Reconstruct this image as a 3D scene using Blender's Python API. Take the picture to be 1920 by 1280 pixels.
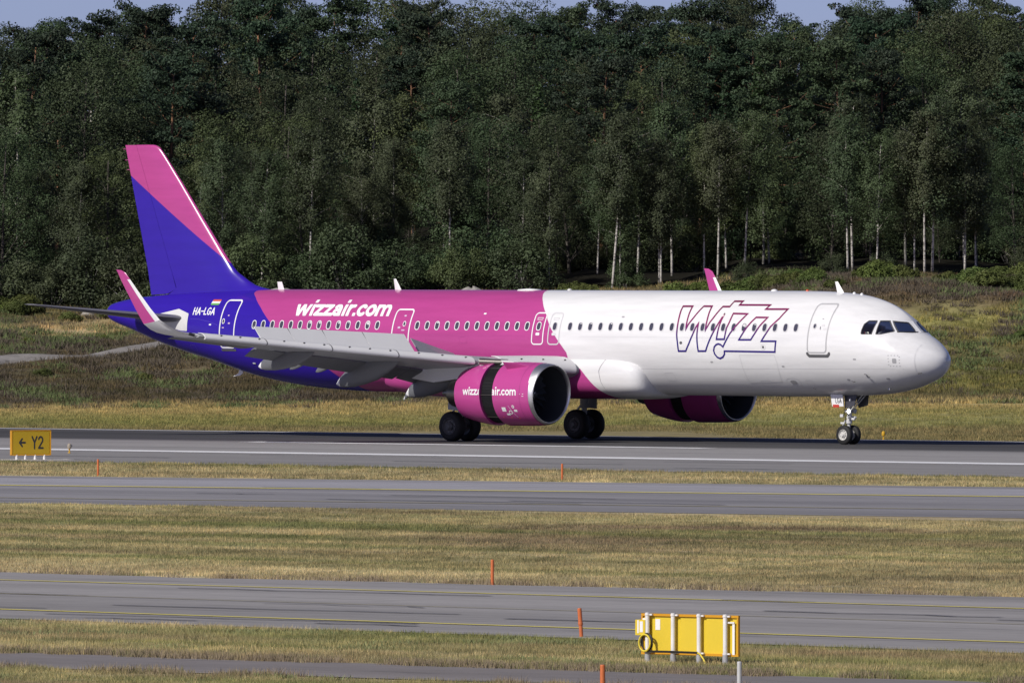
import bpy, math, random
import numpy as np
from mathutils import Vector, Matrix

for o in list(bpy.data.objects):
    bpy.data.objects.remove(o)
SC = bpy.context.scene
COL = SC.collection
R = math.radians
rng = np.random.default_rng(7)
random.seed(7)

# ------------------------------------------------------------------ camera
CAM_H = 7.78
cam_d = bpy.data.cameras.new('camera')
cam = bpy.data.objects.new('camera', cam_d)
COL.objects.link(cam)
cam.location = (0, 0, CAM_H)
cam.rotation_euler = (R(90) - math.atan(179 / 22800), 0, 0)
cam_d.sensor_width = 36
cam_d.lens = 36 * 22800 / 1920
cam_d.clip_start = 1
cam_d.clip_end = 20000
SC.camera = cam

# ------------------------------------------------------------------ light
SUN_EL, SUN_AZ = R(36.5), R(46)            # the sun stands behind the camera, to its left
SUN_DIR = Vector((-math.sin(SUN_AZ) * math.cos(SUN_EL), -math.cos(SUN_AZ) * math.cos(SUN_EL), math.sin(SUN_EL)))
w = bpy.data.worlds.new('World')
SC.world = w
w.use_nodes = True
nt = w.node_tree
nt.nodes.clear()
sky = nt.nodes.new('ShaderNodeTexSky')
sky.sky_type = 'NISHITA'
sky.sun_disc = False
sky.sun_elevation = SUN_EL
sky.sun_rotation = math.pi + SUN_AZ          # clockwise from +Y
sky.altitude = 40
sky.air_density = 0.4
sky.dust_density = 0.6
sky.ozone_density = 3.0
bg = nt.nodes.new('ShaderNodeBackground')
bg.inputs['Strength'].default_value = 0.085
wo = nt.nodes.new('ShaderNodeOutputWorld')
tint = nt.nodes.new('ShaderNodeMix')
tint.data_type = 'RGBA'
tint.blend_type = 'MULTIPLY'
tint.inputs[0].default_value = 1
tint.inputs[7].default_value = (1.10, .93, 1.08, 1)
nt.links.new(sky.outputs[0], tint.inputs[6])
nt.links.new(tint.outputs[2], bg.inputs[0])
nt.links.new(bg.outputs[0], wo.inputs[0])
sun_d = bpy.data.lights.new('sun', 'SUN')
sun_d.energy = 3.8
sun_d.angle = R(0.53)
sun_d.color = (1.0, 0.955, 0.88)
sun = bpy.data.objects.new('sun', sun_d)
COL.objects.link(sun)
sun.rotation_euler = SUN_DIR.to_track_quat('Z', 'Y').to_euler()
SC.view_settings.view_transform = 'Standard'
SC.view_settings.look = 'None'
SC.view_settings.exposure = 0
SC.view_settings.gamma = 1
SC.view_settings.use_curve_mapping = False
SC.render.engine = 'CYCLES'
SC.cycles.max_bounces = 5
SC.cycles.transparent_max_bounces = 8
SC.cycles.use_denoising = True

# ------------------------------------------------------------------ materials
def nodes(m):
    m.use_nodes = True
    return m.node_tree.nodes, m.node_tree.links, m.node_tree.nodes['Principled BSDF']

def N(nd, t, **kw):
    n = nd.new('ShaderNode' + t)
    for k, v in kw.items():
        setattr(n, k, v)
    return n

def math_n(nd, lk, op, a, b=None, c=None, clamp=False):
    n = nd.new('ShaderNodeMath')
    n.operation = op
    n.use_clamp = clamp
    for i, v in enumerate((a, b, c)):
        if v is None:
            continue
        if isinstance(v, (int, float)):
            n.inputs[i].default_value = v
        else:
            lk.new(v, n.inputs[i])
    return n.outputs[0]

def mixc(nd, lk, f, a, b, mode='MIX'):
    n = nd.new('ShaderNodeMix')
    n.data_type = 'RGBA'
    n.blend_type = mode
    for i, v in ((0, f), (6, a), (7, b)):
        if isinstance(v, (int, float)):
            n.inputs[i].default_value = v
        elif isinstance(v, tuple):
            n.inputs[i].default_value = (*v, 1)
        else:
            lk.new(v, n.inputs[i])
    return n.outputs[2]

def ramp(nd, lk, f, stops, interp='LINEAR'):
    n = nd.new('ShaderNodeValToRGB')
    n.color_ramp.interpolation = interp
    e = n.color_ramp.elements
    while len(e) < len(stops):
        e.new(0.5)
    for el, (p, c) in zip(e, stops):
        el.position = p
        el.color = (c, c, c, 1) if isinstance(c, (int, float)) else (*c, 1)
    lk.new(f, n.inputs[0])
    return n.outputs[0]

def noise(nd, lk, vec, scale, detail=4, rough=.55):
    n = nd.new('ShaderNodeTexNoise')
    n.inputs['Scale'].default_value = scale
    n.inputs['Detail'].default_value = detail
    n.inputs['Roughness'].default_value = rough
    if vec is not None:
        lk.new(vec, n.inputs['Vector'])
    return n.outputs[0]

def mapping(nd, lk, vec, rot=(0, 0, 0), scale=(1, 1, 1), loc=(0, 0, 0)):
    n = nd.new('ShaderNodeMapping')
    n.inputs['Rotation'].default_value = rot
    n.inputs['Scale'].default_value = scale
    n.inputs['Location'].default_value = loc
    lk.new(vec, n.inputs[0])
    return n.outputs[0]

MATS = {}
def mat(name, col, rough=.5, metal=0., spec=.5, var=.12, vscale=3., coat=0.):
    """plain paint / metal / rubber with a little procedural variation"""
    if name in MATS:
        return MATS[name]
    m = bpy.data.materials.new(name)
    nd, lk, p = nodes(m)
    tc = N(nd, 'TexCoord')
    f = noise(nd, lk, tc.outputs['Object'], vscale, 5)
    lo = tuple(c * (1 - var) for c in col)
    hi = tuple(min(1, c * (1 + var)) for c in col)
    lk.new(mixc(nd, lk, f, lo, hi), p.inputs['Base Color'])
    p.inputs['Roughness'].default_value = rough
    p.inputs['Metallic'].default_value = metal
    p.inputs['Specular IOR Level'].default_value = spec
    p.inputs['Coat Weight'].default_value = coat
    p.inputs['Coat Roughness'].default_value = .08
    MATS[name] = m
    return m

# ------------------------------------------------------------------ object helpers
def tag(o, label, cat, group=None, kind=None):
    o['label'] = label
    if cat:
        o['category'] = cat
    if group:
        o['group'] = group
    if kind:
        o['kind'] = kind
    return o

def empty(name, loc=(0, 0, 0), rz=0., label=None, cat=None, group=None):
    o = bpy.data.objects.new(name, None)
    COL.objects.link(o)
    o.location = loc
    o.rotation_euler = (0, 0, rz)
    o.empty_display_size = .3
    if label:
        tag(o, label, cat, group)
    return o

def fast_mesh(name, V, F, smooth=False):
    """V (n,3) array, F (m,k) array of equal-sized faces"""
    V = np.asarray(V, np.float32)
    F = np.asarray(F, np.int32)
    me = bpy.data.meshes.new(name)
    me.vertices.add(len(V))
    me.vertices.foreach_set('co', V.ravel())
    k = F.shape[1]
    me.loops.add(F.size)
    me.loops.foreach_set('vertex_index', F.ravel())
    me.polygons.add(len(F))
    me.polygons.foreach_set('loop_start', np.arange(0, F.size, k, dtype=np.int32))
    me.update(calc_edges=True)
    me.polygons.foreach_set('use_smooth', np.full(len(F), smooth))
    return me

class MB:
    """collects shapes, then becomes ONE mesh object"""
    def __init__(s):
        s.v, s.f = [], []
    def add(s, V, F):
        b = len(s.v)
        s.v += [tuple(map(float, p)) for p in V]
        s.f += [tuple(i + b for i in f) for f in F]
        return s
    def box(s, c, d, M=None):
        V = [Vector((c[0] + d[0] * i / 2, c[1] + d[1] * j / 2, c[2] + d[2] * k / 2)) for i in (-1, 1) for j in (-1, 1) for k in (-1, 1)]
        if M is not None:
            V = [M @ v for v in V]
        return s.add(V, [(0, 1, 3, 2), (4, 6, 7, 5), (0, 4, 5, 1), (2, 3, 7, 6), (0, 2, 6, 4), (1, 5, 7, 3)])
    def loft(s, rings, caps=True, closed=True):
        n = len(rings[0])
        V = [p for r in rings for p in r]
        F = []
        for i in range(len(rings) - 1):
            for j in range(n if closed else n - 1):
                a, b = i * n + j, i * n + (j + 1) % n
                F.append((a, b, b + n, a + n))
        if caps:
            F.append(tuple(range(n - 1, -1, -1)))
            F.append(tuple((len(rings) - 1) * n + j for j in range(n)))
        return s.add(V, F)
    def tube(s, pts, rad, n=10, caps=True):
        pts = [Vector(p) for p in pts]
        if isinstance(rad, (int, float)):
            rad = [rad] * len(pts)
        rings = []
        ref = None
        for i, p in enumerate(pts):
            d = (pts[min(i + 1, len(pts) - 1)] - pts[max(i - 1, 0)]).normalized()
            if ref is None:
                ref = d.orthogonal().normalized()
            ref = (ref - d * ref.dot(d)).normalized()
            b = d.cross(ref)
            rings.append([p + (ref * math.cos(2 * math.pi * k / n) + b * math.sin(2 * math.pi * k / n)) * rad[i] for k in range(n)])
        return s.loft(rings, caps)
    def lathe(s, prof, axis='x', n=48, c=(0, 0, 0), shear=0., a0=0., a1=2 * math.pi):
        """prof: list of (pos along axis, radius)"""
        rings = []
        full = abs(a1 - a0 - 2 * math.pi) < 1e-6
        m = n if full else n + 1
        for i_, (x, r) in enumerate(prof):
            sh_ = shear[i_] if isinstance(shear, (list, tuple)) else shear
            ring = []
            for k in range(m):
                t = a0 + (a1 - a0) * k / n
                u, v = r * math.cos(t), r * math.sin(t)
                if axis == 'x':
                    ring.append((c[0] + x + sh_ * v, c[1] + u, c[2] + v))
                elif axis == 'y':
                    ring.append((c[0] + u, c[1] + x, c[2] + v))
                else:
                    ring.append((c[0] + u, c[1] + v, c[2] + x))
            rings.append(ring)
        return s.loft(rings, caps=False, closed=full)
    def build(s, name, m, parent=None, smooth=False, bevel=0.):
        me = bpy.data.meshes.new(name)
        me.from_pydata(s.v, [], s.f)
        me.materials.append(m)
        if smooth:
            me.polygons.foreach_set('use_smooth', np.full(len(me.polygons), True))
        o = bpy.data.objects.new(name, me)
        COL.objects.link(o)
        if parent is not None:
            o.parent = parent
        if bevel:
            b = o.modifiers.new('bevel', 'BEVEL')
            b.width = bevel
            b.segments = 2
            b.limit_method = 'ANGLE'
        return o

def place(name, me, m, parent=None):
    if m is not None and not me.materials:
        me.materials.append(m)
    o = bpy.data.objects.new(name, me)
    COL.objects.link(o)
    if parent is not None:
        o.parent = parent
    return o

def copy_tree(o, parent=None):
    c = o.copy()
    COL.objects.link(c)
    c.parent = parent
    for ch in o.children:
        copy_tree(ch, c)
    return c

def sharp(o, ang=35):
    me = o.data
    try:
        me.set_sharp_from_angle(angle=R(ang))
    except Exception:
        pass
    return o

# ---- flat shapes: signed distance -> clean polygons, later laid on a curved skin
def sd_poly(P, poly):
    poly = np.asarray(poly, float)
    d = np.full(len(P), 1e9)
    ins = np.zeros(len(P), bool)
    for a, b in zip(poly, np.roll(poly, -1, 0)):
        e = b - a
        q = P - a
        t = np.clip((q @ e) / max(e @ e, 1e-12), 0, 1)
        d = np.minimum(d, np.hypot(*(q - t[:, None] * e).T))
        c = ((a[1] <= P[:, 1]) != (b[1] <= P[:, 1]))
        with np.errstate(divide='ignore', invalid='ignore'):
            x = a[0] + (P[:, 1] - a[1]) * e[0] / (e[1] if e[1] else 1e-12)
        ins ^= c & (P[:, 0] < x)
    return np.where(ins, -d, d)

def sd_line(P, pts, hw):
    d = np.full(len(P), 1e9)
    pts = np.asarray(pts, float)
    for a, b in zip(pts[:-1], pts[1:]):
        e = b - a
        q = P - a
        t = np.clip((q @ e) / max(e @ e, 1e-12), 0, 1)
        d = np.minimum(d, np.hypot(*(q - t[:, None] * e).T))
    return d - hw

def sd_box(P, x0, x1, y0, y1):
    return np.maximum(np.maximum(x0 - P[:, 0], P[:, 0] - x1), np.maximum(y0 - P[:, 1], P[:, 1] - y1))

def contour(f, x0, x1, y0, y1, h):
    """polygons of f<0 on a grid: returns 2-D verts, faces"""
    nx, ny = max(2, int((x1 - x0) / h) + 2), max(2, int((y1 - y0) / h) + 2)
    xs, ys = np.linspace(x0, x1, nx), np.linspace(y0, y1, ny)
    X, Y = np.meshgrid(xs, ys, indexing='ij')
    D = f(np.stack([X.ravel(), Y.ravel()], 1)).reshape(nx, ny)
    V, F, idx = [], [], {}
    def vert(key, p):
        if key not in idx:
            idx[key] = len(V)
            V.append(p)
        return idx[key]
    ins = D < 0
    for i, j in zip(*np.nonzero(ins[:-1, :-1] | ins[1:, :-1] | ins[1:, 1:] | ins[:-1, 1:])):
        cs = [(i, j), (i + 1, j), (i + 1, j + 1), (i, j + 1)]
        poly = []
        for k in range(4):
            a, b = cs[k], cs[(k + 1) % 4]
            da, db = D[a], D[b]
            if da < 0:
                poly.append(vert(a, (xs[a[0]], ys[a[1]])))
            if (da < 0) != (db < 0):
                t = da / (da - db)
                poly.append(vert((min(a, b), max(a, b)), (xs[a[0]] + t * (xs[b[0]] - xs[a[0]]), ys[a[1]] + t * (ys[b[1]] - ys[a[1]]))))
        if len(poly) >= 3:
            F.append(tuple(poly))
    return V, F

def arc(cx, cy, rx, ry, a0, a1, n=14):
    return [(cx + rx * math.cos(R(a0 + (a1 - a0) * k / n)), cy + ry * math.sin(R(a0 + (a1 - a0) * k / n))) for k in range(n + 1)]

LOW = {  # lower case letters, x-height 1: strokes, boxes, advance, clip to the x-height band
    'w': ([[(.1, 1.2), (.44, .02), (.78, .98), (1.12, .02), (1.46, 1.2)]], [], 1.6, True),
    'i': ([[(.16, -.2), (.16, 1.2)]], [(.02, .31, 1.14, 1.40)], .44, True),
    'z': ([[(.0, .87), (.68, .87), (.1, .13), (.82, .13)]], [], .92, True),
    'a': ([arc(.37, .33, .25, .21, 0, 360, 24), [(.66, .0), (.66, .62)], arc(.38, .58, .28, .30, 0, 140)], [], .92, True),
    'r': ([[(.15, -.2), (.15, 1.2)], arc(.52, .45, .37, .42, 180, 80)], [], .62, True),
    '.': ([], [(.03, .31, 0, .28)], .40, False),
    'c': ([arc(.44, .5, .33, .38, 48, 312, 24)], [], .86, False),
    'o': ([arc(.46, .5, .34, .38, 0, 360, 28)], [], .96, False),
    'm': ([[(.15, -.2), (.15, 1.2)], arc(.44, .56, .29, .33, 180, 0), [(.73, .56), (.73, -.2)], arc(1.02, .56, .29, .33, 180, 0), [(1.31, .56), (1.31, -.2)]], [], 1.5, True),
}
CAP = {  # capitals and figures, height 1
    'H': ([[(.1, 0), (.1, 1)], [(.56, 0), (.56, 1)], [(.1, .5), (.56, .5)]], .72),
    'A': ([[(.06, 0), (.34, 1), (.62, 0)], [(.18, .32), (.5, .32)]], .74),
    '-': ([[(.06, .5), (.44, .5)]], .54),
    'L': ([[(.1, 1), (.1, .04), (.5, .04)]], .6),
    'G': ([arc(.36, .5, .27, .48, 45, 330, 20), [(.6, .22), (.6, .45), (.4, .45)]], .74),
    'Y': ([[(.02, 1), (.3, .5), (.58, 1)], [(.3, .5), (.3, 0)]], .74),
    '2': ([arc(.3, .72, .24, .27, 165, -25, 14) + [(.06, .03), (.58, .03)]], .7),
    '<': ([[(.05, .5), (.72, .5)], [(.36, .82), (.05, .5), (.36, .18)]], 1.0),
    ' ': ([], .55),
}
def text_low(txt, hw=.145):
    prims = []
    u = 0
    for ch in txt:
        st, bx, adv, clip = LOW[ch]
        prims.append((u, st, bx, clip))
        u += adv
    def f(P):
        d = np.full(len(P), 1e9)
        for u0, st, bx, clip in prims:
            Q = P - (u0, 0)
            m = (Q[:, 0] > -.4) & (Q[:, 0] < 2)
            if not m.any():
                continue
            q = Q[m]
            e = np.full(len(q), 1e9)
            for s in st:
                e = np.minimum(e, sd_line(q, s, hw))
            if clip:
                e = np.maximum(e, np.maximum(-q[:, 1], q[:, 1] - 1))
            for b in bx:
                e = np.minimum(e, sd_box(q, *b))
            d[m] = np.minimum(d[m], e)
        return d
    return f, u
def text_cap(txt, hw=.09):
    prims, u = [], 0
    for ch in txt:
        st, adv = CAP[ch]
        prims += [[(x + u, y) for x, y in s] for s in st]
        u += adv
    def f(P):
        d = np.full(len(P), 1e9)
        for s in prims:
            d = np.minimum(d, sd_line(P, s, hw))
        return d
    return f, u

def ribbon2d(pts, width, closed=False, step=.12):
    """mitred strip along a 2-D polyline -> verts, faces"""
    P = [np.array(p, float) for p in pts]
    if closed and np.hypot(*(P[0] - P[-1])) < 1e-4:
        P = P[:-1]
    Q = []
    n = len(P)
    for i in range(n if closed else n - 1):
        a, b = P[i], P[(i + 1) % n]
        k = max(1, int(np.hypot(*(b - a)) / step))
        for j in range(k):
            Q.append(a + (b - a) * j / k)
    if not closed:
        Q.append(P[-1])
    n = len(Q)
    V = []
    for i in range(n):
        a = Q[(i - 1) % n] if (closed or i > 0) else Q[i]
        c = Q[(i + 1) % n] if (closed or i < n - 1) else Q[i]
        d1 = Q[i] - a if np.hypot(*(Q[i] - a)) > 1e-9 else c - Q[i]
        d2 = c - Q[i] if np.hypot(*(c - Q[i])) > 1e-9 else d1
        d1, d2 = d1 / np.hypot(*d1), d2 / np.hypot(*d2)
        n1, n2 = np.array((-d1[1], d1[0])), np.array((-d2[1], d2[0]))
        mdir = n1 + n2
        L = np.hypot(*mdir)
        mdir = n1 if L < .3 else mdir / L
        k = min(1.9, 1 / max(.2, mdir @ n1))
        V += [Q[i] + mdir * width / 2 * k, Q[i] - mdir * width / 2 * k]
    F = [(2 * i, 2 * i + 1, 2 * ((i + 1) % n) + 1, 2 * ((i + 1) % n)) for i in range(n if closed else n - 1)]
    return V, F

def rrect(x0, x1, y0, y1, r, n=5):
    pts = []
    for cx, cy, a in ((x1 - r, y1 - r, 0), (x0 + r, y1 - r, 90), (x0 + r, y0 + r, 180), (x1 - r, y0 + r, 270)):
        pts += arc(cx, cy, r, r, a, a + 90, n)
    return pts

# ================================================================== AIRLINER
# local frame: x = -(metres behind the nose), y = -(metres to starboard), z = height above the ground
YAW = R(41.0)
CU, SU = math.cos(YAW), math.sin(YAW)
A_ORG = (0.42 + 21.97 * CU, 487.0 - 21.97 * SU, 0.022)
plane = empty('airliner', A_ORG, -YAW, 'twin engined airliner with blue tail, pink rear fuselage and white nose on the runway', 'airliner')

ST = np.array([(0.17,3.27,3.25,.01,3.26),(0.19,3.40,3.11,.15,3.26),(0.25,3.53,2.97,.34,3.26),(0.37,3.68,2.82,.54,3.27),(0.55,3.85,2.68,.74,3.28),(0.8,4.05,2.54,.96,3.30),(1.15,4.27,2.40,1.19,3.34),
(1.5,4.47,2.28,1.37,3.40),(1.7,4.66,2.22,1.45,3.44),(2.0,4.97,2.15,1.55,3.49),(2.4,5.25,2.07,1.66,3.56),(2.9,5.49,2.00,1.77,3.64),(3.5,5.68,1.95,1.86,3.72),(4.3,5.84,1.91,1.93,3.79),(5.3,5.93,1.89,1.965,3.85),(6.5,5.98,1.86,1.985,3.89),
(8,5.99,1.85,1.985,3.9),(28,5.99,1.86,1.985,3.9),(30,5.99,1.88,1.98,3.91),(31.75,5.99,1.945,1.95,3.93),(33.25,5.99,2.055,1.88,3.96),(34.8,5.985,2.24,1.77,4.02),(36.47,5.96,2.54,1.60,4.12),(38.3,5.91,3.0,1.37,4.32),(40.3,5.82,3.46,1.07,4.58),(41.65,5.73,3.82,.86,4.75),(43.1,5.60,4.29,.6,4.93),(44.1,5.42,4.6,.42,5.02),(44.4,5.31,4.74,.3,5.04),(44.5,5.15,4.95,.12,5.05)])
def pchip(x, xs, ys):
    x = np.asarray(x, float)
    h = np.diff(xs); d = np.diff(ys) / h; m = np.zeros(len(xs))
    for i in range(1, len(xs) - 1):
        if d[i-1] * d[i] > 0:
            w1 = 2*h[i] + h[i-1]; w2 = h[i] + 2*h[i-1]
            m[i] = (w1 + w2) / (w1/d[i-1] + w2/d[i])
    m[0], m[-1] = d[0], d[-1]
    i = np.clip(np.searchsorted(xs, x) - 1, 0, len(xs) - 2); t = (x - xs[i]) / h[i]
    return (2*t**3-3*t**2+1)*ys[i] + (t**3-2*t**2+t)*h[i]*m[i] + (-2*t**3+3*t**2)*ys[i+1] + (t**3-t**2)*h[i]*m[i+1]
def station(s):
    s = np.clip(s, .17, 44.5)
    return [pchip(s, ST[:, 0], ST[:, k]) for k in (1, 2, 3, 4)]
def peak(s):                        # the shell narrows towards the crown round the cockpit
    return np.interp(s, (0, 1.0, 1.4, 1.8, 2.3, 3.0, 4.0, 5.3, 50), (.5, .5, .56, .68, .74, .68, .57, .5, .5))
def skin_y(s, z):
    zt, zb, hw, zm = station(s)
    q = np.where(z > zm, (z - zm) / (zt - zm), (zm - z) / (zm - zb))
    return hw * np.maximum(1e-6, 1 - np.minimum(1, q) ** 2) ** np.where(z > zm, peak(s), .5)
def on_skin(pts, off=.008, side=1):
    """(s, z) on the starboard (side=1) skin -> local xyz, lifted by off along the normal"""
    P = np.asarray(pts, float)
    s, z = P[:, 0], P[:, 1]
    y = skin_y(s, z)
    e = .01
    ds = (skin_y(s + e, z) - skin_y(s - e, z)) / (2 * e)
    dz = (skin_y(s, z + e) - skin_y(s, z - e)) / (2 * e)
    n = np.stack([-ds, np.ones_like(y), -dz], 1)
    n /= np.linalg.norm(n, axis=1)[:, None]
    q = np.stack([s, y, z], 1) + n * off
    return np.stack([-q[:, 0], -side * q[:, 1], q[:, 2]], 1)
def aP(s, y, z):
    return (-s, -y, z)

PINK = (.475, .064, .262)
BLUE = (.035, .013, .355)
WHITE = (.80, .80, .80)
def livery(name, fin=False):
    m = bpy.data.materials.new(name)
    nd, lk, p = nodes(m)
    tc = N(nd, 'TexCoord')
    sp = N(nd, 'SeparateXYZ')
    lk.new(tc.outputs['Object'], sp.inputs[0])
    s = math_n(nd, lk, 'MULTIPLY', sp.outputs[0], -1)
    z = sp.outputs[2]
    def curve(pts, lo, hi, base, rng_):
        t = math_n(nd, lk, 'DIVIDE', math_n(nd, lk, 'SUBTRACT', z, lo), hi - lo, clamp=True)
        v = ramp(nd, lk, t, [((a - lo) / (hi - lo), (b - base) / rng_) for a, b in pts])
        return math_n(nd, lk, 'ADD', math_n(nd, lk, 'MULTIPLY', v, rng_), base)
    def above(a, b, soft=.012):
        n = N(nd, 'MapRange', clamp=True)
        lk.new(math_n(nd, lk, 'SUBTRACT', a, b), n.inputs[0])
        n.inputs[1].default_value, n.inputs[2].default_value = -soft, soft
        return n.outputs[0]
    if fin:
        zl = N(nd, 'MapRange')
        lk.new(s, zl.inputs[0])
        for i, v in ((1, 37.2), (2, 43.6), (3, 6.70), (4, 10.83)):
            zl.inputs[i].default_value = v
        col = mixc(nd, lk, above(z, zl.outputs[0], .008), BLUE, PINK)
    else:
        sb = curve([(1.6, 29.4), (1.96, 29.86), (2.12, 30.0), (2.47, 30.58), (2.9, 31.1), (4.45, 33.72), (4.7, 34.1), (5.27, 34.89), (5.67, 35.55), (5.83, 35.9), (5.92, 36.01)], 1.6, 6.0, 28, 10)
        sw = curve([(1.6, 15.7), (2.06, 16.2), (2.87, 17.05), (3.3, 17.93), (3.53, 17.97), (3.78, 18.18), (4.09, 18.47), (4.55, 18.88), (5.04, 19.27), (5.53, 19.81), (5.745, 20.09), (5.92, 20.35), (5.99, 20.45)], 1.6, 6.0, 14, 10)
        col = mixc(nd, lk, above(s, sw), WHITE, PINK)
        col = mixc(nd, lk, above(s, sb), col, BLUE)
    # faint dirt streaks along the airflow
    f = noise(nd, lk, mapping(nd, lk, tc.outputs['Object'], scale=(.25, 1.5, 2.2)), 1.6, 6, .6)
    d = ramp(nd, lk, f, [(.35, .90), (.65, 1.0)])
    lk.new(mixc(nd, lk, 1.0, col, d, 'MULTIPLY'), p.inputs['Base Color'])
    # cabin lining where one looks at the inside of the shell
    if not fin:
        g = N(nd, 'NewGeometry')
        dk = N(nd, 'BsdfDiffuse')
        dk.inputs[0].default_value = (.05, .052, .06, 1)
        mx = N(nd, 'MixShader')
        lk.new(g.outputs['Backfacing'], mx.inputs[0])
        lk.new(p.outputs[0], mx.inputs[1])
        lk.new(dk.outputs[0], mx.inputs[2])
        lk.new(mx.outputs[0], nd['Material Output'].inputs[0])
    b = N(nd, 'Bump')
    b.inputs['Strength'].default_value = .012
    b.inputs['Distance'].default_value = .02
    lk.new(noise(nd, lk, mapping(nd, lk, tc.outputs['Object'], scale=(1, 1, 1)), 1.1, 2), b.inputs['Height'])
    lk.new(b.outputs[0], p.inputs['Normal'])
    p.inputs['Roughness'].default_value = .22
    p.inputs['Specular IOR Level'].default_value = .5
    return m
m_liv = livery('fuselage paint')
m_fin = livery('fin paint', True)
m_pink = mat('pink paint', PINK, .22, var=.05, vscale=.8)
m_white = mat('white paint', WHITE, .3, var=.03, vscale=.8)
m_mark = mat('white marking', (.82, .82, .82), .4, var=.02)
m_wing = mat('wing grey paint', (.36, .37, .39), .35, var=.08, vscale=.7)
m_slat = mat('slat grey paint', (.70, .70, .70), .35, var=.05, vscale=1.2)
m_under_shade = mat('underside shade grey', (.14, .145, .157), .5, var=.15, vscale=.8)  # light grey darkened: the shade under the wing is put into the colour
m_dark = mat('dark cavity', (.03, .03, .033), .6)
m_metal = mat('bare metal', (.62, .61, .60), .28, 1., var=.06)
m_steel = mat('dull steel', (.30, .28, .25), .35, 1., var=.2)
m_seam = mat('panel joint grey', (.42, .42, .43), .6, var=.03)
m_grey = mat('grey marking', (.36, .36, .37), .5, var=.05)
m_dgrey = mat('dark grey sill', (.10, .10, .105), .5)
m_tyre = mat('tyre rubber', (.012, .012, .0125), .7, var=.25)
m_rim = mat('wheel hub paint', (.62, .61, .58), .4)
m_red = mat('red paint', (.52, .05, .03), .45)
m_green = mat('green print', (.16, .42, .10), .45)
m_orange = mat('orange red print', (.62, .10, .04), .45)
m_strut = mat('gear strut paint', (.62, .62, .61), .35, var=.12)
m_chrome = mat('strut chrome', (.75, .75, .75), .12, 1.)

# ---- fuselage shell, with openings where the cockpit windows are
CW = {'rear': [(3.106,4.344),(3.123,4.464),(3.116,4.713),(3.004,4.847),(2.72,4.847),(2.685,4.782),(2.662,4.319),(3.055,4.311)],
      'mid': [(2.519,4.346),(2.602,4.843),(2.319,4.843),(1.945,4.453),(1.945,4.421),(2.329,4.319),(2.498,4.319)],
      'front': [(2.225,4.835),(1.835,4.775),(1.44,4.40),(1.415,4.385),(1.807,4.408),(1.845,4.437)]}
ss = np.unique(np.round(np.concatenate([.17 + .9 * np.linspace(0, 1, 26) ** 1.8, np.arange(1.07, 1.25, .03), np.arange(1.25, 3.2, .016), np.arange(3.2, 8, .2), np.arange(8, 28, .8), np.arange(28, 44, .3), np.linspace(44, 44.5, 8)]), 4))
NA = 440
th = np.linspace(0, 2 * np.pi, NA, endpoint=False)
zt, zb, hw, zm = station(ss)
FY = hw[:, None] * np.sign(np.cos(th)) * np.abs(np.cos(th)) ** np.where(np.sin(th) > 0, 2 * peak(ss)[:, None], 1.)
FZ = np.where(np.sin(th) > 0, zm[:, None] + (zt - zm)[:, None] * np.sin(th), zm[:, None] + (zm - zb)[:, None] * np.sin(th))
FS = np.repeat(ss[:, None], NA, 1)
fv = np.stack([-FS.ravel(), -FY.ravel(), FZ.ravel()], 1)
ii, jj = np.meshgrid(np.arange(len(ss) - 1), np.arange(NA), indexing='ij')
a_ = ii * NA + jj
b_ = ii * NA + (jj + 1) % NA
ff = np.stack([a_, b_, b_ + NA, a_ + NA], -1).reshape(-1, 4)
cen = fv[ff].mean(1)
hole = np.zeros(len(ff), bool)
for poly in CW.values():
    c = np.array(poly).mean(0)
    hole |= (sd_poly(np.stack([-cen[:, 0], cen[:, 2]], 1), poly) < .0) & (cen[:, 2] > 4.2)
fus = place('fuselage', fast_mesh('fuselage', fv, ff[~hole], True), m_liv, plane)

def lay(name, V2, F, m, parent, off=.008, side=1, flip=None):
    P = on_skin(V2, off, side)
    me = bpy.data.meshes.new(name)
    me.from_pydata([tuple(p) for p in P], [], F)
    me.polygons.foreach_set('use_smooth', np.full(len(me.polygons), True))
    me.materials.append(m)
    return place(name, me, None, parent)
def lay_ribbon(name, pts, width, m, parent, closed=False, off=.008, side=1, step=.12):
    return lay(name, *ribbon2d(pts, width, closed, step), m, parent, off, side)
def lay_poly(name, poly, m, parent, off=.008, side=1, h=.05):
    p = np.array(poly)
    V, F = contour(lambda P: sd_poly(P, poly), p[:, 0].min() - .01, p[:, 0].max() + .01, p[:, 1].min() - .01, p[:, 1].max() + .01, h)
    return lay(name, V, F, m, parent, off, side)

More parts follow.
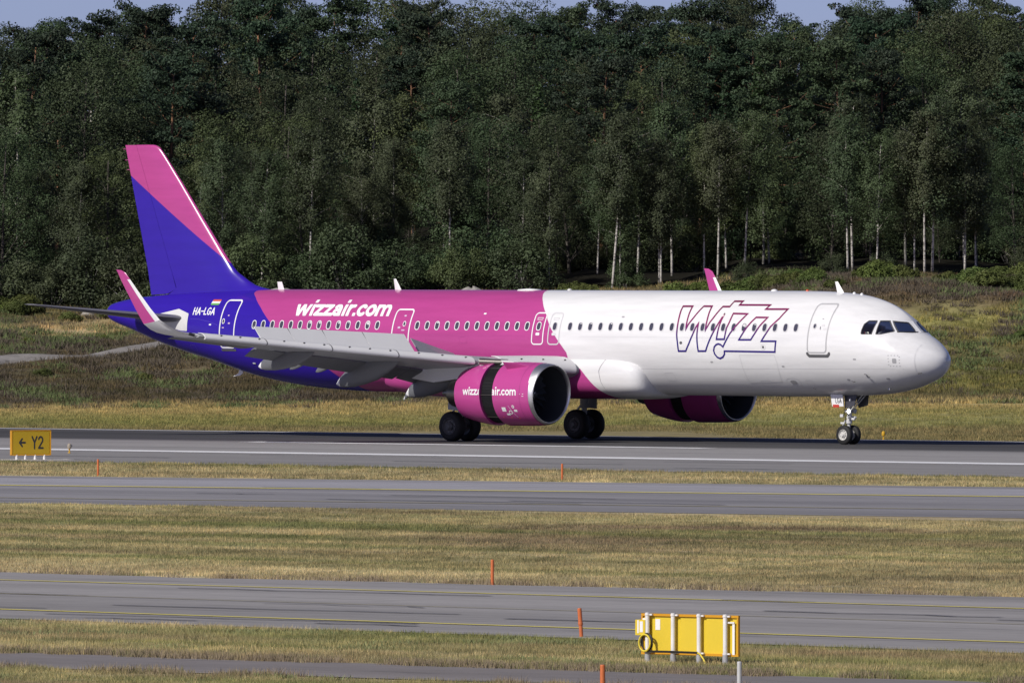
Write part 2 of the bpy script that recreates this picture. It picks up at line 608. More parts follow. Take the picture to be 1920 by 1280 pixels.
# ---- cockpit windows
m_glass = bpy.data.materials.new('cockpit glass')
nd, lk, p = nodes(m_glass)
nd.remove(p)
tr = N(nd, 'BsdfTransparent'); tr.inputs[0].default_value = (.42, .43, .48, 1)
gl = N(nd, 'BsdfGlossy'); gl.inputs[1].default_value = .03
tcg = N(nd, 'TexCoord')
lk.new(mixc(nd, lk, noise(nd, lk, tcg.outputs['Object'], 2.), (.85, .85, .85), (1, 1, 1)), gl.inputs[0])
fr = N(nd, 'Fresnel'); fr.inputs[0].default_value = 1.5
mx = N(nd, 'MixShader')
lk.new(fr.outputs[0], mx.inputs[0]); lk.new(tr.outputs[0], mx.inputs[1]); lk.new(gl.outputs[0], mx.inputs[2])
lk.new(mx.outputs[0], nd['Material Output'].inputs[0])
for side in (1, -1):
    for k, poly in CW.items():
        o = lay_poly('cockpit_window', poly, m_glass, plane, -.012, side, .04)
        c = np.array(poly).mean(0)
        grown = [tuple(c + (np.array(q) - c) * (1 + .036 / np.hypot(*(np.array(q) - c)))) for q in poly]
        lay_ribbon('window_frame', grown, .055, m_white, o, True, .005, side, .06)
        lay_ribbon('window_gasket', poly, .030, m_dgrey, o, True, .007, side, .06)
# wiper lying under the front pane
wp = MB().tube(on_skin([(1.85, 4.40), (1.62, 4.40), (1.46, 4.40)], .03), .012, 5).build('wiper', m_dark, plane)

# ---- cabin windows
m_pane = mat('cabin window pane', (.060, .060, .088), .12, var=.3, vscale=.9)
m_blind = mat('window blind', (.62, .62, .62), .6)
def oval(s, z, a, b, n=20, p=2.6):
    return [(s + a * math.copysign(abs(math.cos(t)) ** (2 / p), math.cos(t)), z + b * math.copysign(abs(math.sin(t)) ** (2 / p), math.sin(t))) for t in [2 * math.pi * k / n for k in range(n)]]
m_ringg = mat('window ring grey', (.60, .60, .61), .4, var=.03)
wins = [34.94 - .5285 * k for k in range(14)] + [25.93 - .531 * k for k in range(12)] + [19.47, 18.63] + [17.83 - .529 * k for k in range(23)]
wz = 4.565
half = {6: 'u', 7: 'u', 9: 'u', 10: 's', 12: 'h', 16: 's', 29: 's', 30: 's', 32: 's', 45: 'h', 46: 's'}
def cabin_window(i, s, parent):
    grey = s < 18.9
    o = lay_ribbon('cabin_window', oval(s, wz, .112, .163), .032, m_ringg if grey else m_mark, parent, True, .010, 1, .2)
    lay_poly('window_pane', oval(s, wz, .102, .152), m_pane, o, .006, 1, .035)
    h = half.get(i)
    if h:
        zz = {'u': .07, 's': .085, 'h': .02}[h]
        q = [(a, b) for a, b in oval(s, wz, .082, .135) if b > wz + zz - .02]
        if h != 'h':
            q = [(min(a, s + .02), b) for a, b in q]
        if len(q) > 2:
            lay_poly('window_blind', q, m_blind, o, .009, 1, .03)
    return o
for i, s in enumerate(wins):
    if i in (26, 27):
        continue
    cabin_window(i, s, plane)

# ---- doors
m_blueskin = mat('blue paint', BLUE, .25, var=.05)
def door(name, pts, wline, m_line, win=None, sill=None):
    o = lay_ribbon(name, pts, wline, m_line, plane, True, .009, 1, .08)
    if win:
        lay_poly('door_window', oval(*win, .062, .085, 16, 2), m_pane, o, .008, 1, .03)
        lay_ribbon('door_window_ring', oval(*win, .07, .095, 16, 2), .028, m_line, o, True, .012, 1, .2)
    return o
d1 = door('cabin_door', rrect(4.62, 5.54, 3.60, 5.49, .13), .055, mat('door outline grey', (.45, .45, .46), .5), (5.276, 4.63))
lay_poly('door_handle', [(5.02, 4.66), (4.99, 4.66), (4.95, 4.45), (4.98, 4.45)], m_dgrey, d1, .02)
lay_poly('door_sill', [(5.606,3.625),(5.61,3.52),(5.485,3.41),(4.539,3.41),(4.429,3.516),(4.419,3.63),(4.50,3.63),(4.57,3.525),(5.45,3.525),(5.53,3.625)], m_dgrey, d1, .012)
lay_poly('door_placard', [(5.02, 4.93), (4.93, 4.93), (4.93, 4.89), (5.02, 4.89)], m_grey, d1, .01, 1, .03)
for a, b in ((4.86, 4.70), (4.75, 4.56)):
    lay_poly('door_placard', [(a + .10, b), (a - .06, b), (a - .06, b - .07), (a + .10, b - .07)], mat('pale print', (.66, .66, .67), .5), d1, .01, 1, .04)
d4 = door('cabin_door', rrect(36.11, 36.99, 3.62, 5.54, .14), .06, m_mark, (36.81, 4.69))
for a, b, c, d in ((36.62, 4.95, .1, .05), (36.52, 4.64, .12, .06), (36.86, 4.45, .14, .04)):
    lay_poly('door_placard', [(a, b), (a - c, b), (a - c, b - d), (a, b - d)], mat('pale pink print', (.6, .45, .6), .5), d4, .01, 1, .03)
lay_poly('door_sill', [(37.02, 3.57), (36.98, 3.48), (36.05, 3.48), (36.05, 3.57)], m_dgrey, d4, .012)
d3 = door('cabin_door', rrect(26.33, 27.23, 3.4, 5.20, .13), .058, m_mark, (26.63, 4.63))
for a, b, c, d in ((26.75, 4.98, .12, .06), (26.74, 4.40, .18, .05), (26.95, 4.52, .14, .08)):
    lay_poly('door_placard', [(a, b), (a - c, b), (a - c, b - d), (a, b - d)], mat('pale pink print', (.6, .45, .6), .5), d3, .01, 1, .03)
for (s0, s1, wi, ml) in ((19.19, 19.77, 26, m_mark), (18.35, 18.92, 27, m_ringg)):
    o = lay_ribbon('overwing_exit', rrect(s0, s1, 3.85, 5.09, .13), .05, ml, plane, True, .009, 1, .08)
    lay_ribbon('exit_window', oval(wins[wi], wz, .112, .163), .032, ml, o, True, .012, 1, .2)
    lay_poly('exit_window_pane', oval(wins[wi], wz, .102, .152), m_pane, o, .007, 1, .035)
    c = (s0 + s1) / 2
    lay_poly('exit_placard', [(c + .10, 4.31), (c - .10, 4.31), (c - .10, 4.20), (c + .10, 4.20)], m_mark if ml is m_mark else mat('pale print', (.66, .66, .67), .5), o, .01, 1, .04)
    lay_ribbon('exit_placard', [(c + .14, 4.9), (c - .14, 4.9), (c - .12, 4.82), (c + .13, 4.82)], .02, ml, o, True, .01)

# ---- lettering, emblem, flag
f, wd = text_low('wizzair.com')
V, F = contour(f, -.4, wd + .2, -.1, 1.5, .035)
k = (32.83 - 27.60) / (wd - .05)
lay('website_lettering', [(32.83 - u * k, 4.93 + v * .462) for u, v in V], F, m_mark, plane, .007)
f, wd = text_cap('HA-LGA', .085)
V, F = contour(f, -.15, wd + .1, -.12, 1.12, .045)
k = 1.33 / wd
lay('registration_lettering', [(38.78 - u * k, 4.957 + v * .272) for u, v in V], F, m_mark, plane, .007)
fl = lay_poly('national_flag', [(37.89, 5.345), (37.40, 5.345), (37.40, 5.565), (37.89, 5.565)], m_mark, plane, .007, 1, .05)
lay_poly('flag_stripe', [(37.89, 5.492), (37.40, 5.492), (37.40, 5.566), (37.89, 5.566)], m_orange, fl, .010, 1, .04)
lay_poly('flag_stripe', [(37.89, 5.344), (37.40, 5.344), (37.40, 5.418), (37.89, 5.418)], m_green, fl, .010, 1, .04)
m_logo = bpy.data.materials.new('emblem ink')
nd, lk, p = nodes(m_logo)
tc = N(nd, 'TexCoord'); sp = N(nd, 'SeparateXYZ'); lk.new(tc.outputs['Object'], sp.inputs[0])
t = math_n(nd, lk, 'DIVIDE', math_n(nd, lk, 'SUBTRACT', sp.outputs[2], 3.3), 2.4, clamp=True)
lk.new(ramp(nd, lk, t, [(0, (.022, .010, .19)), (.32, (.025, .010, .17)), (.46, (.10, .012, .15)), (.60, (.25, .02, .12)), (1, (.16, .012, .06))]), p.inputs['Base Color'])
p.inputs['Roughness'].default_value = .3
LOGO = [[(12.353,5.375),(11.862,5.377),(11.852,5.122),(11.83,4.866),(11.793,4.455),(11.72,4.668),(11.576,4.881),(11.294,5.379),(10.868,5.38),(10.843,5.125),(10.81,4.87),(10.782,4.417),(10.711,4.587),(10.636,4.758),(10.544,4.9),(10.302,5.368),(9.951,5.369),(9.899,5.576),(9.456,5.577),(9.506,5.436),(7.918,5.435),(8.053,5.276),(6.912,5.28),(7.154,4.913),(7.483,4.601),(7.645,4.346),(7.868,4.029),(7.125,4.033),(7.182,3.614),(9.762,3.633)],
 [(9.762,3.633),(9.77,3.514),(9.872,3.4),(10.033,3.342),(10.169,3.398),(10.276,3.525),(10.308,3.653),(10.268,3.795),(10.174,3.881),(10.063,3.915),(9.933,3.882),(9.824,3.797),(9.489,4.338),(9.244,4.636),(9.047,4.863),(8.853,5.09),(9.588,5.102),(9.637,4.762),(9.715,4.535),(9.738,4.28),(9.762,4.096),(10.162,4.094),(10.153,4.193),(10.122,4.533),(10.076,4.845),(10.02,5.114)],
 [(10.02,5.114),(10.139,4.816),(10.248,4.589),(10.465,4.163),(10.726,3.628),(11.105,3.626),(11.151,3.989),(11.184,4.273),(11.197,4.528),(11.206,4.741),(11.309,4.528),(11.407,4.272),(11.566,3.93),(11.749,3.622),(12.121,3.62),(12.162,3.955),(12.225,4.268),(12.26,4.666),(12.295,4.95),(12.343,5.205),(12.353,5.375)]]
V, F = ribbon2d(LOGO[0] + LOGO[1][1:] + LOGO[2][1:-1], .068, True, .1)
em = lay('outline_emblem', V, F, m_logo, plane, .012)
lay_ribbon('outline_counter', [(8.35,4.956),(7.752,4.953),(8.042,4.627),(8.202,4.372),(8.406,4.083),(9.014,4.08),(8.856,4.312),(8.689,4.568),(8.503,4.795)], .068, m_logo, em, True, .012)

# ---- seams, hatches and small fittings of the skin
lay_ribbon('radome_seam', [(.782,4.053),(.875,3.896),(.908,3.728),(.912,3.502),(.909,3.23),(.915,2.98),(.932,2.798),(1.002,2.568)], .018, mat('pale joint', (.70, .70, .71), .5, var=.02), plane, False, .014)
lay_ribbon('cargo_door', [(9.01,3.477),(7.239,3.487),(7.166,3.209),(7.197,2.79),(7.292,2.439),(8.965,2.391),(8.966,2.707),(8.984,3.198)], .022, m_ringg, plane, True, .006)
for a, b, z in ((15.5, 1.3, 2.9), (17.3, 8.5, 4.16), (26.2, 20.2, 4.18), (12.5, 7.5, 2.33)):
    lay_ribbon('lap_joint', [(a, z), (b, z + (.08 if b < 2 else 0))], .012, m_ringg if a < 18 else mat('pink joint', (.42, .05, .25), .5), plane, False, .004, 1, .4)
for a in (38.9, ):
    lay_ribbon('lap_joint', [(38.86,4.78),(38.37,4.767),(37.77,4.682),(37.16,4.537)], .014, mat('blue joint', (.09, .06, .42), .4), plane, False, .004)
for s0_, z0_, a_, b_ in ((8.1, 2.35, .5, .28), (5.9, 2.42, .35, .2), (4.3, 2.28, .3, .2), (12.9, 2.6, .45, .3), (23.4, 4.0, .4, .25), (29.0, 3.1, .4, .25), (38.9, 3.6, .35, .22)):
    mm_ = m_ringg if s0_ < 17 else mat('pink joint', (.42, .05, .25), .5) if s0_ < 30 else mat('blue joint', (.09, .06, .42), .4)
    lay_ribbon('service_panel', rrect(s0_ - a_ / 2, s0_ + a_ / 2, z0_ - b_ / 2, z0_ + b_ / 2, .04, 3), .012, mm_, plane, True, .006)
for s0_, z0_ in ((15.2, 4.95), (10.5, 3.2), (6.9, 3.05), (3.9, 2.55), (3.3, 3.35), (22.5, 5.05), (25.2, 3.75), (33.2, 3.3), (37.6, 4.55), (2.1, 2.6)):
    lay_poly('stencil_mark', [(s0_ + .07, z0_ + .03), (s0_ - .07, z0_ + .03), (s0_ - .07, z0_ - .03), (s0_ + .07, z0_ - .03)], m_grey if s0_ < 17 else m_mark, plane, .006, 1, .03)
hp = lay_poly('static_port_plate', [(1.70, 3.387), (1.54, 3.387), (1.54, 3.201), (1.70, 3.201)], m_grey, plane, .007, 1, .04)
for k in range(14):
    t = k / 14 * 4
    e, q = int(t), t - int(t)
    c = [(1.85, 3.50), (1.43, 3.50), (1.43, 3.09), (1.85, 3.09), (1.85, 3.50)]
    s = c[e][0] + (c[e + 1][0] - c[e][0]) * q; z = c[e][1] + (c[e + 1][1] - c[e][1]) * q
    lay_poly('target_mark', [(s + .02, z + .016), (s - .02, z + .016), (s - .02, z - .016), (s + .02, z - .016)], m_grey, hp, .007, 1, .02)
lay_poly('outflow_hatch', oval(6.70, 2.436, .16, .075), m_grey, plane, .01, 1, .04)
lay_ribbon('outflow_rim', oval(6.70, 2.436, .34, .15), .012, m_ringg, plane, True, .006)
lay_poly('drain_port', oval(11.99, 3.948, .07, .055), m_dgrey, plane, .01, 1, .03)
lay_poly('static_port', oval(7.775, 3.80, .05, .05), m_dgrey, plane, .01, 1, .03)
lay_ribbon('static_port_ring', oval(7.775, 3.80, .11, .10), .02, m_ringg, plane, True, .007)
for a in ([(2.996,2.8),(2.901,2.778),(2.89,2.698),(2.812,2.676)], [(0.897,2.832),(0.761,2.862)], [(3.75, 2.52), (3.6, 2.5)], [(5.9, 2.25), (5.83, 2.2)], [(30.98, 3.09), (30.85, 3.08)]):
    P = on_skin(a, .05)
    MB().tube(P, .018, 6).build('air_data_probe', m_dgrey, plane)
P = on_skin([(2.4, 2.23)], .02)[0]
MB().lathe([(-.02, .05), (.03, .05), (.03, .001)], 'y', 12, tuple(P)).build('landing_lamp', m_chrome, plane)

# blade antennas and domes on the spine, drain mast and tail skid below
def blade(s0, s1, st0, st1, zb_, zt_, m, name='antenna_blade', th=.04):
    mb = MB()
    for (a, b, z, k) in ((s0, s1, zb_, 1), (st0, st1, zt_, .5)):
        pass
    rings = []
    for (a, b, z, k) in ((s0, s1, zb_, 1.), (st0, st1, zt_, .6)):
        rings.append([aP(a, 0, z), aP(a * .6 + b * .4, th * k, z), aP(b, 0, z), aP(a * .6 + b * .4, -th * k, z)])
    return mb.loft(rings).build(name, m, plane)
blade(34.80, 35.14, 34.95, 35.20, 5.93, 6.30, m_white)
blade(28.42, 28.78, 28.74, 28.86, 5.95, 6.43, m_white)
blade(5.24, 5.62, 5.62, 5.76, 5.85, 6.36, m_white)
MB().loft([[aP(s, a * wd_, 5.96 + h_) for a, h_ in ((-1, 0), (-.8, hh), (0, hh * 1.2), (.8, hh), (1, 0))] for s, wd_, hh in ((22.2, .05, .01), (22.0, .3, .06), (21.6, .35, .08), (21.2, .3, .06), (21.0, .05, .01))]).build('satellite_dome', m_white, plane, True)
for s, r_, m in ((19.48, .10, m_rim), (8.85, .14, m_white), (4.78, .07, m_white), (4.40, .07, m_white), (7.16, .07, m_orange), (38.4, .06, m_white)):
    zz = float(station(np.array([s]))[0][0])
    MB().lathe([(-.04, r_), (.03, r_ * .9), (.06, r_ * .5), (.07, .001)], 'z', 14, aP(s, 0, zz)).build('spine_beacon', m, plane, True)
zb37 = float(station(np.array([37.2]))[1][0])
MB().loft([[aP(37.05, .02, zb37 + .05), aP(37.25, .02, zb37 + .05), aP(37.25, -.02, zb37 + .05), aP(37.05, -.02, zb37 + .05)], [aP(37.1, .02, zb37 - .16), aP(37.33, .02, zb37 - .16), aP(37.33, -.02, zb37 - .16), aP(37.1, -.02, zb37 - .16)], [aP(37.25, .02, zb37 - .25), aP(37.62, .02, zb37 - .28), aP(37.62, -.02, zb37 - .28), aP(37.25, -.02, zb37 - .25)]]).build('drain_mast', m_white, plane)
MB().loft([[aP(44.35, a, 5.05 + b) for a, b in arc(0, 0, r_, r_, 0, 360, 10)[:-1]] if k == 0 else [aP(44.56, a, 5.05 + b) for a, b in arc(0, 0, r_, r_, 0, 360, 10)[:-1]] for k, r_ in ((0, .15), (1, .11))]).build('exhaust_outlet', m_dark, plane)
for s, z in ((41.9, 3.83), (35.2, 2.9), (34.9, 2.75)):
    lay_poly('drain_port', oval(s, z + .1, .10, .03), m_mark if s < 40 else m_grey, plane, .02, 1, .03)

# ---- wing-to-body fairing
rings = []
for s, k in ((14.12, .0), (14.14, .42), (14.20, .62), (14.36, .80), (14.7, .91), (15.3, .98), (16.2, 1), (20, 1), (25, 1), (26.5, .9), (27.6, .55), (28.2, .1)):
    w_, h_, zc_ = 1.2 + .97 * k, .30 + .65 * k, 2.62 - .02 * (1 - k) - (.25 * (1 - k))
    ring = []
    for j in range(48):
        t = 2 * math.pi * j / 48
        c_, s_2 = math.cos(t), math.sin(t)
        p_ = 2 / 3.0
        ring.append(aP(s, w_ * math.copysign(abs(c_) ** p_, c_), zc_ + h_ * (.95 if s_2 > 0 else 1) * math.copysign(abs(s_2) ** p_, s_2)))
    rings.append(ring)
bf = sharp(MB().loft(rings).build('belly_fairing', m_liv, plane, True))
def on_fair(pts, off=.012):
    out = []
    for s, z in pts:
        k = float(np.interp(s, (14.12, 14.14, 14.20, 14.36, 14.7, 15.3, 16.2, 25), (0, .42, .62, .80, .91, .98, 1, 1)))
        w_, h_, zc_ = 1.2 + .97 * k, .30 + .65 * k, 2.62 - .02 * (1 - k) - (.25 * (1 - k))
        q = min(.999, abs((z - zc_) / (h_ * (.95 if z > zc_ else 1))))
        out.append(aP(s - .004, w_ * (1 - q ** 3) ** (1 / 3) + off, z))
    return out
for pts in ([(15.9, 3.50), (16.0, 3.1), (16.1, 2.8), (16.0, 2.4), (15.8, 2.0)],):
    Q = []
    for a, b in zip(pts[:-1], pts[1:]):
        Q += [(a[0] + (b[0] - a[0]) * k / 6, a[1] + (b[1] - a[1]) * k / 6) for k in range(6)]
    MB().tube(on_fair(Q), .008, 4).build('fairing_joint', m_seam, bf)

# ---- wings: LE / TE / height along the span y (metres from the centreline)
def LE(y): return 19.17 + .508 * (y - 6.2)
def TE(y): return 23.0 if y < 6.4 else 23.0 + .32 * (y - 6.4)
def ZL(y): return 3.22 + .0985 * (y - 6.2)
def TW(y): return np.interp(y, (2, 6.4, 12, 16, 17), (5.5, 5.6, 4.8, 2.6, 1.6))          # incidence, degrees
def TC(y): return np.interp(y, (2, 6.4, 17), (.145, .122, .105))
def foil(x, t):
    th_ = 5 * t * (.2969 * math.sqrt(x) - .126 * x - .3516 * x * x + .2843 * x ** 3 - .1015 * x ** 4)
    cam_ = .02 * (1 - (2 * x - 1) ** 2) + .012 * math.sin(math.pi * x)
    return cam_ + th_, cam_ - th_
def wing_pt(sg, y, x, zn):
    """x, zn in chord fractions -> local point"""
    c = TE(y) - LE(y)
    a = R(TW(y))
    return (-(LE(y) + c * x), -sg * y, ZL(y) + c * (zn - x * math.tan(a)))
XS = [0, .004, .012, .03, .06, .11, .18, .28, .40, .52, .64, .745]
for sg in (1, -1):
    rings = []
    for y in (1.2, 2.0, 3.2, 4.5, 5.6, 6.4, 8, 10, 12, 14, 15.5, 16.5):
        t = TC(y)
        up = [wing_pt(sg, y, x, foil(x, t)[0]) for x in XS]
        lo = [wing_pt(sg, y, x, foil(x, t)[1]) for x in XS[:0:-1]]
        rings.append(up + lo)
    wing = sharp(MB().loft(rings).build('wing', m_wing, plane, True), 40)
    m_low = m_under_shade
    # slats, extended ahead of and below the leading edge
    def slat(y0, y1, k_=1., nm='slat', m_=None):
        rings = []
        for q in (0, .33, .66, 1):
            y = y0 + (y1 - y0) * q
            h = np.interp(y, (2, 3, 5.2, 6.2, 16.4), (.64, .60, .40, .31, .24))
            s0 = 18.97 + .508 * (y - 6.2)
            z0 = np.interp(y, (2, 6.2, 16.4), (2.93, 3.20, 4.20))
            out = [(1.75, .70), (1.1, .66), (.6, .54), (.28, .34), (.10, .12), (.02, -.08), (.03, -.26), (.13, -.38), (.42, -.43)]
            inn = [(.42, -.39), (.24, -.28), (.20, -.06), (.42, .22), (.8, .46), (1.2, .58), (1.75, .66)]
            rings.append([aP(s0 + (a * k_ - (k_ - 1) * .8) * h, sg * y, z0 + b * k_ * h) for a, b in out + inn])
        o = sharp(MB().loft(rings).build(nm, m_ or m_slat, plane, True), 40)
        if sg > 0 and m_ is None:
            for q in np.arange(.1, 1, .31):       # track access marks
                y = y0 + (y1 - y0) * q
                h = np.interp(y, (2, 3, 5.2, 6.2, 16.4), (.64, .60, .40, .31, .24)); s0 = 18.97 + .508 * (y - 6.2); z0 = np.interp(y, (2, 6.2, 16.4), (2.93, 3.20, 4.20))
                MB().box(aP(s0 + .42 * h - .02, sg * y, z0 + .44 * h), (.03, .09, .05)).build('track_cover', m_dgrey, o)
        return o
    SL = (6.25, 9.15, 11.65, 14.10, 16.42)
    for a, b in zip(SL[:-1], SL[1:]):
        slat(a + .012, b - .012)
    for a in SL[1:-1]:
        slat(a - .016, a + .016, 1.03, 'slat_joint', m_dgrey)
    slat(2.40, 5.15)
    # flaps, aileron, spoilers
    def flap(name, y0, y1, x0, cf, defl, drop, aft, m, n=5):
        rings = []
        for q in np.linspace(0, 1, n):
            y = y0 + (y1 - y0) * q
            c = TE(y) - LE(y)
            hz = wing_pt(sg, y, x0 + aft, -drop)
            prof = [(0, .02), (.03, .075), (.12, .12), (.3, .12), (.6, .07), (1, .004), (1, -.004), (.6, -.02), (.3, -.035), (.12, -.045), (.03, -.03)]
            d = R(defl)
            ring = []
            for a, b in prof:
                a_, b_ = a * cf * c, b * cf * c
                ring.append((hz[0] - (a_ * math.cos(d) + b_ * math.sin(d)), hz[1], hz[2] - a_ * math.sin(d) + b_ * math.cos(d)))
            rings.append(ring)
        return sharp(MB().loft(rings).build(name, m, plane, True), 40)
    flap('flap', 6.52, 13.0, .745, .29, 25, .012, .03, m_under_shade)
    flap('flap', 2.3, 6.48, .745, .25, 26, .012, .03, m_under_shade)
    flap('aileron', 13.2, 16.4, .755, .245, 6, .0, .0, m_under_shade)
    def spoiler(y0, y1, x0, cf, up):
        rings = []
        for y in (y0, y1):
            c = TE(y) - LE(y)
            h = wing_pt(sg, y, x0, foil(x0, TC(y))[0] + .004)
            u = R(up)
            L = cf * c
            t_ = .02
            e = (h[0] - L * math.cos(u), h[1], h[2] + L * math.sin(u))
            rings.append([h, e, (e[0] + t_ * math.sin(u), e[1], e[2] + t_ * math.cos(u)), (h[0] + t_ * 2 * math.sin(u), h[1], h[2] + t_ * 2 * math.cos(u))])
        return MB().loft(rings).build('spoiler', m_slat if sg > 0 else m_wing, plane)
    for a, b in zip((6.75, 8.55, 10.25, 11.7), (8.53, 10.23, 11.68, 13.1)):
        spoiler(a, b, .60, .31, 52)
    for a in (8.54, 10.24, 11.69):
        c = TE(a) - LE(a)
        h = wing_pt(sg, a, .60, foil(.60, TC(a))[0] + .004)
        u, L = R(52), .31 * c
        MB().tube([(h[0] - .02, h[1], h[2]), (h[0] - L * math.cos(u) + .02, h[1], h[2] + L * math.sin(u) + .008)], .016, 5).build('spoiler_gap', m_dgrey, plane)
    rings = []
    for y, up_, L in ((6.1, 52, 1.18), (3.5, 40, .95)):
        h = wing_pt(sg, y, (21.85 - LE(y)) / (TE(y) - LE(y)), .055)
        u = R(up_)
        e = (h[0] - L * math.cos(u), h[1], h[2] + L * math.sin(u))
        rings.append([h, e, (e[0] + .02, e[1], e[2] + .02), (h[0] + .03, h[1], h[2] + .03)])
    MB().loft(rings).build('spoiler', m_wing, plane)  # inner spoiler: shaded look painted by using the darker wing grey
    # flap track fairings: canoe with a pale tail cone
    def canoe(y, sa, za, sb, zb_, wmax, hmax, nm='flap_fairing', tip=True):
        rings = []
        for q, k in ((0, .05), (.06, .35), (.18, .72), (.35, 1), (.55, 1), (.72, .86), (.86, .6), (.93, .4)):
            s = sa + (sb - sa) * q
            z = za + (zb_ - za) * (q ** 1.35)
            rings.append([aP(s, sg * (y + .5 * wmax * k * math.cos(t)), z + hmax * .5 * k * math.sin(t)) for t in np.linspace(0, 2 * math.pi, 14, endpoint=False)])
        o = sharp(MB().loft(rings).build(nm, m_under_shade, plane, True), 60)
        last = rings[-1]
        q = .93
        s, z = sa + (sb - sa) * q, za + (zb_ - za) * q ** 1.35
        r2 = [aP(sb - .02, sg * (y + .03 * math.cos(t)), zb_ + .04 * math.sin(t)) for t in np.linspace(0, 2 * math.pi, 14, endpoint=False)]
        MB().loft([last, r2]).build('fairing_tip', m_white if tip else m_under_shade, o, True)
        return o
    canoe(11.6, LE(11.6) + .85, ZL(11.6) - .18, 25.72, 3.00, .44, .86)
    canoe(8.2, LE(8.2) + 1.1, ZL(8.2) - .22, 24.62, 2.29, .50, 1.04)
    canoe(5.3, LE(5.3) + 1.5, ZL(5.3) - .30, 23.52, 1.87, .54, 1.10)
    for y, s1, z1 in ((10.35, 25.18, 2.90), (9.2, 24.83, 2.78), (7.1, 23.58, 2.50)):
        canoe(y, s1 - 1.15, ZL(y) - .26, s1, z1, .15, .42, 'hinge_fairing', False)
    for y, s1, z1 in ((5.0, 23.90, 1.66), (4.4, 23.25, 2.02), (3.6, 22.95, 1.80)):
        canoe(y, s1 - 1.3, 2.55, s1, z1, .18, .40, 'hinge_fairing')
    # sharklet: pale blend, pink panel, pale leading edge
    LEp = [(16.5, 24.42, 4.24), (16.9, 25.02, 4.40), (17.2, 25.30, 4.58), (17.45, 25.63, 4.86), (17.6, 25.98, 5.30), (17.72, 26.40, 5.84), (17.84, 26.86, 6.45), (17.88, 27.06, 6.70), (17.9, 27.28, 6.81)]
    TEp = [(16.5, 26.25, 4.28), (16.9, 26.30, 4.36), (17.18, 26.38, 4.48), (17.42, 26.52, 4.70), (17.57, 26.80, 5.26), (17.70, 27.05, 5.80), (17.84, 27.36, 6.45), (17.88, 27.48, 6.72), (17.9, 27.54, 6.83)]
    def strip(name, i0, i1, x0, x1, m, parent, thick=1.):
        rings = []
        for i in range(i0, i1 + 1):
            a, b = np.array(LEp[i]), np.array(TEp[i])
            j0, j1 = max(0, i - 1), min(len(LEp) - 1, i + 1)
            span = np.array(LEp[j1]) + np.array(TEp[j1]) - np.array(LEp[j0]) - np.array(TEp[j0])
            ch = b - a
            n = np.cross(ch, span); n /= np.linalg.norm(n)
            c = np.linalg.norm(ch)
            xs = np.linspace(x0, x1, 7)
            def pt(x, sgn_):
                h = 5 * .09 * thick * (.2969 * math.sqrt(max(0, x)) - .126 * x - .3516 * x * x + .2843 * x ** 3 - .1015 * x ** 4)
                q = a + ch * x + n * h * c * sgn_
                return aP(q[1], sg * q[0], q[2])
            rings.append([pt(x, 1) for x in xs] + [pt(x, -1) for x in xs[::-1]])
        return sharp(MB().loft(rings).build(name, m, parent, True), 50)
    wl = strip('winglet', 0, 3, 0, 1, m_slat, plane)
    strip('winglet_panel', 3, 8, .27, 1, m_pink, wl)
    strip('winglet_leading_edge', 3, 6, 0, .265, m_mark, wl)
    strip('winglet_cap', 6, 8, 0, .268, m_pink, wl)
    MB().tube([aP(24.62, sg * 16.55, 4.26), aP(24.72, sg * 16.75, 4.32)], .06, 8).build('navigation_lamp', m_dark, wl)

# ---- tailplane
for sg in (1, -1):
    def stab(name, x0, x1, m, parent):
        rings = []
        for y, l, te, z in ((.55, 38.95, 42.35, 4.73), (1.2, 39.42, 42.55, 4.80), (3.5, 40.98, 43.0, 5.05), (5.6, 42.40, 43.40, 5.28), (6.05, 42.76, 43.50, 5.34), (6.2, 43.05, 43.53, 5.37)):
            c = te - l
            xs = np.linspace(0, 1, 10) ** 1.6
            xs = x0 + (x1 - x0) * xs
            def pt(x, k):
                h = 5 * .10 * (.2969 * math.sqrt(x) - .126 * x - .3516 * x * x + .2843 * x ** 3 - .1015 * x ** 4)
                return aP(l + c * x, sg * y, z + k * h * c + .02 * c * x)
            rings.append([pt(x, 1) for x in xs] + [pt(x, -1) for x in xs[:0:-1]])
        return sharp(MB().loft(rings).build(name, m, parent, True), 50)
    m_tp = mat('tailplane shade grey', (.15, .15, .17), .35, var=.04, vscale=.5)  # grey lowered so the colour carries the shade of the underside
    sb = stab('tailplane', 0, .70, m_tp, plane)
    stab('elevator', .705, 1, m_tp, sb)
m_apron = mat('bare apron paint', (.66, .66, .65), .4)
ap = lay_poly('tailplane_apron', [(41.4,4.86),(40.83,4.98),(39.71,5.18),(39.02,4.99),(39.03,4.28),(39.5,4.30),(41.0,4.62)], m_apron, plane, .012)

